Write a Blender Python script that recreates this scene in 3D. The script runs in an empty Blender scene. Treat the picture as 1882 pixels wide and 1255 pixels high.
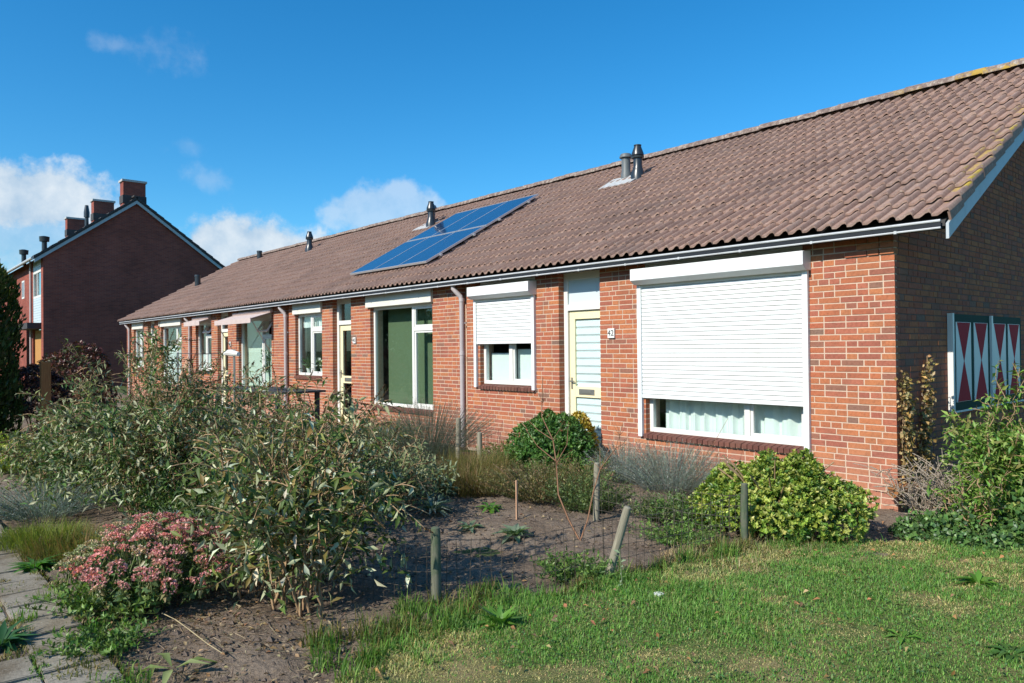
import bpy, math, random
import numpy as np
from mathutils import Vector, Matrix

random.seed(7)
RNG = np.random.default_rng(7)
SC = bpy.context.scene
COL = SC.collection

# ------------------------------------------------------------------ camera, world, sun, exposure
cam_d = bpy.data.cameras.new('camera'); cam = bpy.data.objects.new('camera', cam_d); COL.objects.link(cam)
CAMP = Vector((2.927, -7.333, 1.58))
CR = Vector((0.65625, 0.75448, -0.00996)); CU = Vector((0.01303, 0.00186, 0.99991)); CF = Vector((-0.75443, 0.65632, 0.00861))
cam.matrix_world = Matrix(((CR.x, CU.x, -CF.x, CAMP.x), (CR.y, CU.y, -CF.y, CAMP.y), (CR.z, CU.z, -CF.z, CAMP.z), (0, 0, 0, 1)))
cam_d.sensor_fit = 'HORIZONTAL'; cam_d.sensor_width = 36.0; cam_d.lens = 1369.45 / 1882 * 36.0
cam_d.clip_start = 0.05; cam_d.clip_end = 3000
SC.camera = cam

SUN_EL = 36.0
w = bpy.data.worlds.new("World"); SC.world = w; w.use_nodes = True
SC.view_settings.view_transform = 'Standard'; SC.view_settings.look = 'None'
SC.view_settings.exposure = 0.42; SC.view_settings.gamma = 1.0; SC.view_settings.use_curve_mapping = False

sun_d = bpy.data.lights.new('sun', 'SUN'); sun_d.energy = 4.5; sun_d.angle = math.radians(0.5); sun_d.color = (1.0, 0.94, 0.83)
sun = bpy.data.objects.new('sun', sun_d); COL.objects.link(sun)
ldir = Vector((-0.004, math.cos(math.radians(SUN_EL)), -math.sin(math.radians(SUN_EL))))
sun.rotation_euler = ldir.to_track_quat('-Z', 'Y').to_euler()


class NT:
    """tiny node-tree helper"""
    def __init__(s, tree): s.t = tree; s.n = tree.nodes; s.l = tree.links
    def add(s, kind, **kw):
        n = s.n.new(kind)
        ins = kw.pop('ins', {})
        for k, v in kw.items(): setattr(n, k, v)
        for k, v in ins.items():
            if isinstance(v, bpy.types.NodeSocket): s.l.new(v, n.inputs[k])
            else: n.inputs[k].default_value = v
        return n
    def math(s, op, a, b=None, clamp=False):
        ins = {0: a}
        if b is not None: ins[1] = b
        return s.add('ShaderNodeMath', operation=op, use_clamp=clamp, ins=ins).outputs[0]
    def mix(s, f, a, b, blend='MIX'):
        n = s.add('ShaderNodeMix', data_type='RGBA', blend_type=blend)
        for k, v in ((0, f), (6, a), (7, b)):
            if isinstance(v, bpy.types.NodeSocket): s.l.new(v, n.inputs[k])
            elif k == 0: n.inputs[k].default_value = v
            else: n.inputs[k].default_value = (*v, 1) if len(v) == 3 else v
        return n.outputs[2]
    def ramp(s, f, stops, interp='LINEAR'):
        n = s.add('ShaderNodeValToRGB'); s.l.new(f, n.inputs[0]); cr = n.color_ramp; cr.interpolation = interp
        while len(cr.elements) < len(stops): cr.elements.new(0.5)
        for e, (p, c) in zip(cr.elements, stops):
            e.position = p; e.color = (c, c, c, 1) if isinstance(c, (int, float)) else (*c, 1)
        return n.outputs[0]
    def noise(s, vec, scale, detail=4, rough=.55, out=0, dist=0.0):
        n = s.add('ShaderNodeTexNoise', ins={'Scale': scale, 'Detail': detail, 'Roughness': rough, 'Distortion': dist})
        if vec is not None: s.l.new(vec, n.inputs['Vector'])
        return n.outputs[out]


# sky: Nishita sky with cumulus lying round the horizon and a few wisps higher up
nt = NT(w.node_tree); nt.n.clear()
sky = nt.add('ShaderNodeTexSky', sky_type='NISHITA', sun_disc=False, sun_elevation=math.radians(SUN_EL), sun_rotation=math.pi,
             altitude=0, air_density=1.0, dust_density=0.6, ozone_density=3.0)
tc = nt.add('ShaderNodeTexCoord'); dvec = tc.outputs['Generated']
hs = nt.add('ShaderNodeHueSaturation', ins={'Hue': 0.487, 'Saturation': 1.36, 'Value': 1.0, 'Fac': 1.0, 'Color': sky.outputs[0]})
skyc = nt.mix(1.0, hs.outputs[0], (.86, 1.31, 1.56), 'MULTIPLY')
n1 = nt.noise(dvec, 9.0, 9, .6); n2 = nt.noise(dvec, 24.0, 6, .6)
nz = nt.math('ADD', nt.math('MULTIPLY', nt.math('SUBTRACT', n1, 0.5), 2.6), nt.math('MULTIPLY', nt.math('SUBTRACT', n2, 0.5), 1.5))
CL = [((-0.9762, 0.1271, 0.1700), 0.115, 0.050, 1.0), ((-0.9774, 0.1634, 0.1250), 0.14, 0.05, .55), ((-0.9247, 0.3545, 0.128), 0.098, 0.052, 1.25),
      ((-0.8327, 0.5192, 0.180), 0.088, 0.034, .51), ((-0.9007, 0.265, 0.3443), 0.05, 0.03, .16), ((-0.9144, 0.2143, 0.3435), 0.025, 0.013, .18),
      ((-0.9227, 0.2955, 0.2477), 0.04, 0.013, .12), ((-0.9247, 0.3183, 0.2088), 0.04, 0.018, .22), ((-0.9059, 0.403, 0.118), 0.07, 0.034, 1.0),
      ((0.70, 0.65, 0.15), 0.2, 0.05, 1.), ((0.2, 0.95, 0.12), 0.2, 0.05, 1.), ((0.95, -0.25, 0.14), 0.2, 0.05, 1.), ((-0.8, -0.55, 0.14), 0.2, 0.05, 1.), ((0.3, -0.93, 0.13), 0.25, 0.05, 1.)]
dens = None
for c, cw, ch, st in CL:
    c = Vector(c).normalized(); rt = c.cross(Vector((0, 0, 1))).normalized(); up = rt.cross(c)
    def dot(v): return nt.add('ShaderNodeVectorMath', operation='DOT_PRODUCT', ins={0: dvec, 1: tuple(v)}).outputs['Value']
    uu = nt.math('POWER', nt.math('ABSOLUTE', dot(rt / cw)), 2.0); vv = nt.math('POWER', nt.math('ABSOLUTE', nt.math('SUBTRACT', dot(up), 0.0)), 2.0)
    vv = nt.math('MULTIPLY', vv, 1.0 / ch ** 2)
    b = nt.math('SUBTRACT', 1.0, nt.math('SQRT', nt.math('ADD', uu, vv)))
    front = nt.math('GREATER_THAN', dot(c), 0.0)
    k = nt.math('ADD', nt.math('MULTIPLY', b, 1.5 if st > .5 else 1.0), nz if st > .5 else nt.math('MULTIPLY', nz, 1.7))
    m = nt.add('ShaderNodeMapRange', interpolation_type='SMOOTHSTEP', ins={'Value': k, 'From Min': 0.0, 'From Max': 0.62 if st > .5 else 1.3, 'To Min': 0.0, 'To Max': min(st, 1.0)}).outputs[0]
    m = nt.math('MULTIPLY', m, front)
    dens = m if dens is None else nt.math('MAXIMUM', dens, m)
ccol = nt.mix(nt.ramp(nt.math('ADD', nt.math('MULTIPLY', n1, .6), nt.math('MULTIPLY', n2, .4)), [(0.40, 0.0), (0.58, 1.0)]), (4.0, 5.3, 6.7), (6.9, 7.5, 8.0))
fin = nt.mix(nt.math('MULTIPLY', dens, .92), skyc, ccol)
bg = nt.add('ShaderNodeBackground', ins={'Color': fin, 'Strength': 0.087})
wo = nt.add('ShaderNodeOutputWorld'); nt.l.new(bg.outputs[0], wo.inputs[0])


# ------------------------------------------------------------------ materials
def new_mat(name):
    m = bpy.data.materials.new(name); m.use_nodes = True; t = NT(m.node_tree); t.n.clear()
    out = t.add('ShaderNodeOutputMaterial'); return m, t, out

def simple(name, col, rough=.6, metal=0.0, var=.12, scale=9.0, bump=0.0, bscale=60.0, spec=.4, dirt=None, dirt_amt=.4):
    """painted / plain surface with faint mottling, optional dirt patches and bump"""
    m, t, out = new_mat(name)
    g = t.add('ShaderNodeNewGeometry'); pos = g.outputs['Position']
    n = t.noise(pos, scale, 5)
    c = t.mix(n, tuple(x * (1 - var) for x in col), tuple(min(1, x * (1 + var)) for x in col))
    if dirt:
        d = t.ramp(t.noise(pos, scale * .6, 7, .65), [(.5, 0.0), (.75, 1.0)])
        c = t.mix(t.math('MULTIPLY', d, dirt_amt), c, dirt)
    p = t.add('ShaderNodeBsdfPrincipled', ins={'Base Color': c, 'Roughness': rough, 'Metallic': metal, 'Specular IOR Level': spec})
    if bump:
        b = t.add('ShaderNodeBump', ins={'Strength': bump, 'Distance': .01, 'Height': t.noise(pos, bscale, 6, .6)})
        t.l.new(b.outputs[0], p.inputs['Normal'])
    t.l.new(p.outputs[0], out.inputs[0]); return m

def brick_mat(name, stops, bloom=True, single=False):
    m, t, out = new_mat(name)
    g = t.add('ShaderNodeNewGeometry'); oi = t.add('ShaderNodeObjectInfo'); pos = g.outputs['Position']
    r = t.math('FRACT', t.math('ADD', t.math('MULTIPLY', oi.outputs['Random'], 13.37), t.math('MULTIPLY', g.outputs['Random Per Island'], 7.77)))
    c = t.ramp(r, stops)
    n = t.noise(pos, 38.0, 6, .65)
    c = t.mix(1.0, c, t.ramp(n, [(.25, .68), (.5, 1.0), (.8, 1.22)]), 'MULTIPLY')
    n3 = t.noise(pos, 3.2, 4, .6)
    c = t.mix(t.math('MULTIPLY', t.ramp(n3, [(.44, 0.0), (.68, 1.0)]), .42), c, (.19, .085, .058))
    if bloom:
        sx = t.add('ShaderNodeSeparateXYZ', ins={0: pos}).outputs
        low = t.add('ShaderNodeMapRange', ins={'Value': t.math('ADD', sx[2], t.math('MULTIPLY', t.noise(pos, 2.5, 4), -.35)), 'From Min': .45, 'From Max': -.1}).outputs[0]
        c = t.mix(t.math('MULTIPLY', low, t.math('ADD', t.math('MULTIPLY', n, .5), .15)), c, (.42, .25, .19))
    p = t.add('ShaderNodeBsdfPrincipled', ins={'Base Color': c, 'Roughness': .85, 'Specular IOR Level': .2})
    b = t.add('ShaderNodeBump', ins={'Strength': .5, 'Distance': .004, 'Height': t.noise(pos, 130.0, 5, .7)})
    t.l.new(b.outputs[0], p.inputs['Normal']); t.l.new(p.outputs[0], out.inputs[0]); return m

def tile_mat():
    m, t, out = new_mat('concrete_roof_tile')
    g = t.add('ShaderNodeNewGeometry'); oi = t.add('ShaderNodeObjectInfo'); pos = g.outputs['Position']
    r = t.math('FRACT', t.math('ADD', t.math('MULTIPLY', oi.outputs['Random'], 13.37), t.math('MULTIPLY', g.outputs['Random Per Island'], 7.77)))
    c = t.ramp(r, [(0, (.272, .170, .134)), (.35, (.318, .206, .162)), (.7, (.292, .186, .148)), (1, (.345, .236, .190))])
    n = t.noise(pos, 22.0, 8, .7)
    c = t.mix(1.0, c, t.ramp(n, [(.25, .62), (.5, 1.0), (.78, 1.3)]), 'MULTIPLY')
    big = t.noise(pos, 1.1, 5, .6)
    c = t.mix(t.math('MULTIPLY', t.ramp(big, [(.46, 0.0), (.68, 1.0)]), .35), c, (.12, .09, .082))
    # pale lichen flecks
    fl = t.ramp(t.noise(pos, 48.0, 4, .6), [(.60, 0.0), (.68, 1.0)])
    c = t.mix(t.math('MULTIPLY', fl, .6), c, (.50, .43, .36))
    # yellow lichen along the verge tiles
    sx = t.add('ShaderNodeSeparateXYZ', ins={0: pos}).outputs
    ed = t.add('ShaderNodeMapRange', ins={'Value': sx[0], 'From Min': .30, 'From Max': .50}).outputs[0]
    lm = t.ramp(t.noise(pos, 3.4, 7, .7), [(.52, 0.0), (.58, 1.0)])
    nz_ = t.add('ShaderNodeSeparateXYZ', ins={0: g.outputs['True Normal']}).outputs[2]
    lm = t.math('MULTIPLY', lm, t.math('GREATER_THAN', nz_, .45))
    c = t.mix(t.math('MULTIPLY', t.math('MULTIPLY', ed, lm), .9), c, (.46, .32, .04))
    p = t.add('ShaderNodeBsdfPrincipled', ins={'Base Color': c, 'Roughness': .82, 'Specular IOR Level': .3})
    b = t.add('ShaderNodeBump', ins={'Strength': .5, 'Distance': .006, 'Height': t.noise(pos, 90.0, 6, .7)})
    t.l.new(b.outputs[0], p.inputs['Normal']); t.l.new(p.outputs[0], out.inputs[0]); return m

def ridge_mat():
    m, t, out = new_mat('ridge_tile_weathered')
    pos = t.add('ShaderNodeNewGeometry').outputs['Position']
    c = t.ramp(t.noise(pos, 14.0, 8, .7), [(.3, (.10, .075, .065)), (.5, (.20, .145, .125)), (.62, (.36, .31, .26)), (.75, (.45, .40, .34))])
    sx = t.add('ShaderNodeSeparateXYZ', ins={0: pos}).outputs
    ed = t.add('ShaderNodeMapRange', ins={'Value': sx[0], 'From Min': -2.2, 'From Max': -.4}).outputs[0]
    lm = t.ramp(t.noise(pos, 2.6, 6, .7), [(.50, 0.0), (.56, 1.0)])
    c = t.mix(t.math('MULTIPLY', t.math('MULTIPLY', ed, lm), .85), c, (.42, .27, .035))
    p = t.add('ShaderNodeBsdfPrincipled', ins={'Base Color': c, 'Roughness': .9, 'Specular IOR Level': .2}); t.l.new(p.outputs[0], out.inputs[0]); return m

def leaf_mat(name, back=None, rough=.42, trans=.28, spec=.35):
    m, t, out = new_mat(name)
    a = t.add('ShaderNodeAttribute', attribute_name='Col').outputs['Color']
    g = t.add('ShaderNodeNewGeometry')
    c = a
    if back: c = t.mix(g.outputs['Backfacing'], a, back)
    p = t.add('ShaderNodeBsdfPrincipled', ins={'Base Color': c, 'Roughness': rough, 'Specular IOR Level': spec})
    tr = t.add('ShaderNodeBsdfTranslucent', ins={'Color': t.mix(1.0, a, (1.5, 1.7, .7), 'MULTIPLY')})
    ms = t.add('ShaderNodeMixShader', ins={0: trans, 1: p.outputs[0], 2: tr.outputs[0]})
    t.l.new(ms.outputs[0], out.inputs[0]); return m

def glass_mat(name, tint=(.93, .97, .96), f0=.06):
    m, t, out = new_mat(name)
    g = t.add('ShaderNodeNewGeometry')
    c = t.math('ABSOLUTE', t.add('ShaderNodeVectorMath', operation='DOT_PRODUCT', ins={0: g.outputs['Normal'], 1: g.outputs['Incoming']}).outputs['Value'])
    sch = t.math('ADD', .045, t.math('MULTIPLY', t.math('POWER', t.math('SUBTRACT', 1.0, c, True), 5.0), .955))
    gl = t.add('ShaderNodeBsdfGlossy', ins={'Color': (1, 1, 1, 1), 'Roughness': .015})
    tr = t.add('ShaderNodeBsdfTransparent', ins={'Color': (*tint, 1)})
    f = sch
    ms = t.add('ShaderNodeMixShader', ins={0: f, 1: tr.outputs[0], 2: gl.outputs[0]})
    t.l.new(ms.outputs[0], out.inputs[0]); return m

def ground_mat(name, stops, scale=2.0, fine=45.0, bump=.6, dist=.02, speck=None):
    m, t, out = new_mat(name)
    pos = t.add('ShaderNodeNewGeometry').outputs['Position']
    n = t.noise(pos, scale, 8, .62); f = t.noise(pos, fine, 6, .7)
    c = t.ramp(n, stops)
    c = t.mix(1.0, c, t.ramp(f, [(.25, .6), (.5, 1.0), (.8, 1.35)]), 'MULTIPLY')
    if speck:
        sp = t.ramp(t.noise(pos, fine * 1.7, 2, .5), [(.66, 0.0), (.70, 1.0)])
        c = t.mix(t.math('MULTIPLY', sp, .6), c, speck)
    p = t.add('ShaderNodeBsdfPrincipled', ins={'Base Color': c, 'Roughness': .95, 'Specular IOR Level': .15})
    b = t.add('ShaderNodeBump', ins={'Strength': bump, 'Distance': dist, 'Height': f})
    t.l.new(b.outputs[0], p.inputs['Normal']); t.l.new(p.outputs[0], out.inputs[0]); return m

def solar_mat():
    m, t, out = new_mat('solar_cells')
    tc = t.add('ShaderNodeTexCoord').outputs['Object']
    sx = t.add('ShaderNodeSeparateXYZ', ins={0: tc}).outputs
    def grid(s, pitch, wd):
        f = t.math('ABSOLUTE', t.math('SUBTRACT', t.math('FRACT', t.math('MULTIPLY', s, 1 / pitch)), .5))
        return t.math('GREATER_THAN', f, .5 - wd)
    gl = t.math('MAXIMUM', grid(sx[0], .155, .012), grid(sx[1], .157, .012))
    n = t.noise(tc, 5.0, 5)
    c = t.mix(n, (.009, .030, .080), (.015, .046, .115))
    c = t.mix(t.math('MULTIPLY', gl, .25), c, (.12, .18, .28))
    p = t.add('ShaderNodeBsdfPrincipled', ins={'Base Color': c, 'Roughness': .16, 'Specular IOR Level': .6, 'Coat Weight': .5, 'Coat Roughness': .05})
    t.l.new(p.outputs[0], out.inputs[0]); return m

def wood_mat(name, c0, c1, moss=None):
    m, t, out = new_mat(name)
    tc = t.add('ShaderNodeTexCoord').outputs['Object']
    mp = t.add('ShaderNodeMapping', ins={'Vector': tc, 'Scale': (14, 14, 1.2)}).outputs[0]
    n = t.noise(mp, 5.0, 7, .7)
    c = t.ramp(n, [(.3, c0), (.7, c1)])
    if moss:
        pos = t.add('ShaderNodeNewGeometry').outputs['Position']
        c = t.mix(t.math('MULTIPLY', t.ramp(t.noise(pos, 9.0, 5, .6), [(.42, 0.0), (.6, 1.0)]), .7), c, moss)
    p = t.add('ShaderNodeBsdfPrincipled', ins={'Base Color': c, 'Roughness': .85, 'Specular IOR Level': .2})
    b = t.add('ShaderNodeBump', ins={'Strength': .6, 'Distance': .004, 'Height': n}); t.l.new(b.outputs[0], p.inputs['Normal'])
    t.l.new(p.outputs[0], out.inputs[0]); return m

BR = [(0, (.385, .120, .060)), (.22, (.42, .142, .066)), (.40, (.445, .165, .072)), (.55, (.365, .108, .058)), (.72, (.38, .128, .078)), (.87, (.315, .100, .066)), (.96, (.27, .12, .08)), (1, (.19, .12, .09))]
M = {}
M['brick'] = brick_mat('red_brick', BR)
M['sillbrick'] = brick_mat('brown_sill_brick', [(0, (.11, .045, .035)), (.5, (.16, .065, .05)), (1, (.13, .06, .045))], False)
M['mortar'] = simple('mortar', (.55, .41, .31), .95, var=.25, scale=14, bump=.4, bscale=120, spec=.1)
M['mortar_dark'] = simple('gable_shade_mortar', (.19, .115, .095), .95, var=.3, scale=10, bump=.4, bscale=120, spec=.1)  # mortar copy for the gables, their shade put into its darker colour
M['tile'] = tile_mat(); M['ridge'] = ridge_mat()
M['white'] = simple('white_paint', (.70, .69, .65), .38, var=.05, scale=6, dirt=(.5, .46, .38), dirt_amt=.18)
M['shutter'] = simple('white_shutter_aluminium', (.74, .75, .74), .34, var=.04, scale=5, dirt=(.50, .47, .40), dirt_amt=.3)
M['panel'] = simple('cream_panel', (.68, .655, .585), .5, var=.07, scale=4, dirt=(.45, .42, .34), dirt_amt=.25)
M['cream'] = simple('cream_yellow_paint', (.80, .70, .44), .4, var=.05, scale=5)
M['zinc'] = simple('grey_gutter', (.50, .51, .52), .4, var=.15, scale=8, dirt=(.25, .24, .22), dirt_amt=.5)
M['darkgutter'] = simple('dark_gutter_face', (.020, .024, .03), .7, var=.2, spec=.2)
M['pvc'] = simple('greyish_pink_pipe', (.44, .385, .38), .5, var=.1, scale=6, dirt=(.25, .22, .2), dirt_amt=.45)
M['barge'] = simple('pale_blue_grey_board', (.42, .46, .48), .5, var=.08, dirt=(.25, .26, .25), dirt_amt=.4)
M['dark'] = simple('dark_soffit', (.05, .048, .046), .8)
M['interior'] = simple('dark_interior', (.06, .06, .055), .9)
M['greenwall'] = simple('dark_green_blind', (.105, .150, .080), .8, var=.12, scale=1.2)
M['curtain'] = simple('white_curtain', (.74, .78, .76), .85, var=.05, scale=5)
M['blind'] = simple('white_blind', (.80, .84, .88), .7, var=.03)
M['mintblind'] = simple('pale_green_blind', (.58, .66, .58), .8, var=.05, scale=2)
M['bluefilm'] = simple('pale_blue_film', (.55, .63, .66), .3, var=.03, scale=2)
M['glass'] = glass_mat('window_glass')
M['metal'] = simple('dull_metal', (.45, .44, .40), .35, .8)
M['lead'] = simple('lead_flashing', (.42, .42, .41), .6, var=.4, scale=20, bump=.5, bscale=40)
M['flue'] = simple('black_flue', (.022, .026, .03), .32, var=.2, spec=.6)
M['fluegrey'] = simple('grey_vent', (.11, .125, .13), .5, var=.2)
M['black'] = simple('black_print', (.02, .02, .02), .6)
M['awning'] = simple('faded_pink_awning', (.52, .42, .39), .85, var=.1, dirt=(.3, .24, .22), dirt_amt=.4)
M['dgreen'] = simple('dark_green_paint', (.010, .045, .032), .7, var=.15, spec=.15)
M['red'] = simple('red_paint', (.42, .02, .03), .7, var=.12, spec=.15)
M['solar'] = solar_mat(); M['alu'] = simple('aluminium', (.62, .63, .64), .35, .6)
M['post'] = wood_mat('weathered_post_wood', (.16, .145, .105), (.33, .30, .225))
M['postgreen'] = wood_mat('mossy_post_wood', (.07, .075, .055), (.19, .185, .135), (.06, .095, .05))
M['brownwood'] = wood_mat('brown_wood', (.22, .085, .03), (.36, .16, .06))
M['plank'] = wood_mat('plank_wood', (.36, .20, .12), (.52, .33, .22))
M['doorwood'] = wood_mat('orange_door_wood', (.40, .19, .06), (.52, .28, .10))
M['wire'] = simple('rusty_wire', (.10, .085, .07), .6, .5)
M['stem'] = wood_mat('shrub_stem', (.24, .155, .085), (.46, .31, .18))
M['stem_red'] = wood_mat('reddish_twig', (.20, .10, .06), (.30, .17, .10))
M['stem_grey'] = wood_mat('grey_dry_twig', (.24, .19, .15), (.42, .35, .28))
M['trunk'] = wood_mat('bark', (.09, .07, .05), (.17, .13, .10))
M['soil'] = ground_mat('garden_soil', [(.3, (.13, .095, .068)), (.5, (.195, .147, .108)), (.7, (.25, .197, .15))], 1.6, 34, .9, .03, (.30, .25, .21))
M['clod'] = ground_mat('soil_clod', [(.3, (.11, .082, .064)), (.7, (.19, .145, .115))], 6, 60, .8)
M['lawnbase'] = ground_mat('lawn_earth', [(.30, (.10, .15, .035)), (.47, (.15, .17, .055)), (.58, (.27, .22, .10)), (.72, (.34, .27, .15))], 1.3, 60, .9, .03)
M['ground'] = ground_mat('ground_turf', [(.3, (.05, .075, .025)), (.55, (.075, .10, .035)), (.8, (.13, .12, .06))], .25, 20, .5, .05)
M['slab'] = ground_mat('concrete_slab', [(.34, (.13, .10, .065)), (.47, (.22, .19, .145)), (.7, (.29, .26, .21))], 2.2, 55, .6, .006, (.42, .40, .36))
M['leaf'] = leaf_mat('leaf'); M['leaf_bud'] = leaf_mat('grey_green_leaf', (.36, .38, .22), .5, .16, .2)
M['leaf_gloss'] = leaf_mat('glossy_leaf', None, .40, .2, .35)
M['blade'] = leaf_mat('grass_blade', None, .55, .3, .25)
M['dry'] = leaf_mat('dry_stalk', None, .8, .15, .1)
M['petal'] = leaf_mat('flower_petal', None, .7, .15, .15)


# ------------------------------------------------------------------ object helpers
def link(name, me, mat=None, parent=None, loc=None):
    o = bpy.data.objects.new(name, me); COL.objects.link(o)
    if mat is not None and len(me.materials) == 0: me.materials.append(mat)
    if parent is not None: o.parent = parent
    if loc is not None: o.location = loc
    return o

def tag(o, label=None, cat=None, group=None, kind=None):
    if label: o['label'] = label
    if cat: o['category'] = cat
    if group: o['group'] = group
    if kind: o['kind'] = kind
    return o

def thing(name, label, cat, loc=(0, 0, 0), rz=0, group=None):
    o = bpy.data.objects.new(name, None); COL.objects.link(o); o.location = loc; o.rotation_euler = (0, 0, rz); o.empty_display_size = .2
    return tag(o, label, cat, group)

class MB:
    """collects simple solids in one mesh"""
    def __init__(s): s.v = []; s.f = []
    def add(s, vs, fs):
        b = len(s.v); s.v += [tuple(v) for v in vs]; s.f += [tuple(i + b for i in f) for f in fs]; return s
    def box(s, x0, x1, y0, y1, z0, z1):
        vs = [(x0, y0, z0), (x1, y0, z0), (x1, y1, z0), (x0, y1, z0), (x0, y0, z1), (x1, y0, z1), (x1, y1, z1), (x0, y1, z1)]
        return s.add(vs, [(0, 3, 2, 1), (4, 5, 6, 7), (0, 1, 5, 4), (1, 2, 6, 5), (2, 3, 7, 6), (3, 0, 4, 7)])
    def prism(s, poly, axis, a, b):
        """extrude a polygon given in the two other axes from a to b along axis"""
        n = len(poly)
        def P(p, t):
            return (t, p[0], p[1]) if axis == 0 else (p[0], t, p[1]) if axis == 1 else (p[0], p[1], t)
        vs = [P(p, a) for p in poly] + [P(p, b) for p in poly]
        fs = [tuple(range(n)), tuple(range(2 * n - 1, n - 1, -1))] + [(i, i + n, (i + 1) % n + n, (i + 1) % n) for i in range(n)]
        return s.add(vs, fs)
    def tube(s, pts, rad, n=8, cap=True):
        pts = [Vector(p) for p in pts]; rad = rad if hasattr(rad, '__len__') else [rad] * len(pts)
        rings = []; b0 = len(s.v); up = Vector((0, 0, 1))
        for i, p in enumerate(pts):
            d = (pts[min(i + 1, len(pts) - 1)] - pts[max(i - 1, 0)]).normalized()
            a = d.cross(up if abs(d.dot(up)) < .95 else Vector((1, 0, 0))).normalized(); c = a.cross(d)
            for k in range(n):
                t = 2 * math.pi * k / n; s.v.append(tuple(p + (a * math.cos(t) + c * math.sin(t)) * rad[i]))
        for i in range(len(pts) - 1):
            for k in range(n):
                s.f.append((b0 + i * n + k, b0 + (i + 1) * n + k, b0 + (i + 1) * n + (k + 1) % n, b0 + i * n + (k + 1) % n))
        if cap:
            s.f.append(tuple(b0 + k for k in range(n))); e = b0 + (len(pts) - 1) * n; s.f.append(tuple(e + k for k in reversed(range(n))))
        return s
    def lathe(s, prof, c=(0, 0, 0), n=16):
        return s.tube([(c[0], c[1], c[2] + z) for r, z in prof], [r for r, z in prof], n) if False else s._lathe(prof, c, n)
    def _lathe(s, prof, c, n):
        b0 = len(s.v)
        for r, z in prof:
            for k in range(n):
                t = 2 * math.pi * k / n; s.v.append((c[0] + r * math.cos(t), c[1] + r * math.sin(t), c[2] + z))
        for i in range(len(prof) - 1):
            for k in range(n):
                s.f.append((b0 + i * n + k, b0 + i * n + (k + 1) % n, b0 + (i + 1) * n + (k + 1) % n, b0 + (i + 1) * n + k))
        e = b0 + (len(prof) - 1) * n
        s.f.append(tuple(b0 + k for k in reversed(range(n)))); s.f.append(tuple(e + k for k in range(n))); return s
    def mesh(s, name, smooth=False):
        me = bpy.data.meshes.new(name); me.from_pydata(s.v, [], s.f); me.update()
        if smooth:
            me.polygons.foreach_set('use_smooth', [True] * len(me.polygons)); me.set_sharp_from_angle(angle=math.radians(42))
        return me
    def build(s, name, mat, parent=None, smooth=False, bevel=0.0, loc=None):
        o = link(name, s.mesh(name, smooth), mat, parent, loc)
        if bevel:
            b = o.modifiers.new('bevel', 'BEVEL'); b.width = bevel; b.segments = 2; b.limit_method = 'ANGLE'; b.angle_limit = math.radians(40)
        return o

def unit(a): return a / np.maximum(np.linalg.norm(a, axis=-1, keepdims=True), 1e-9)

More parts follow.
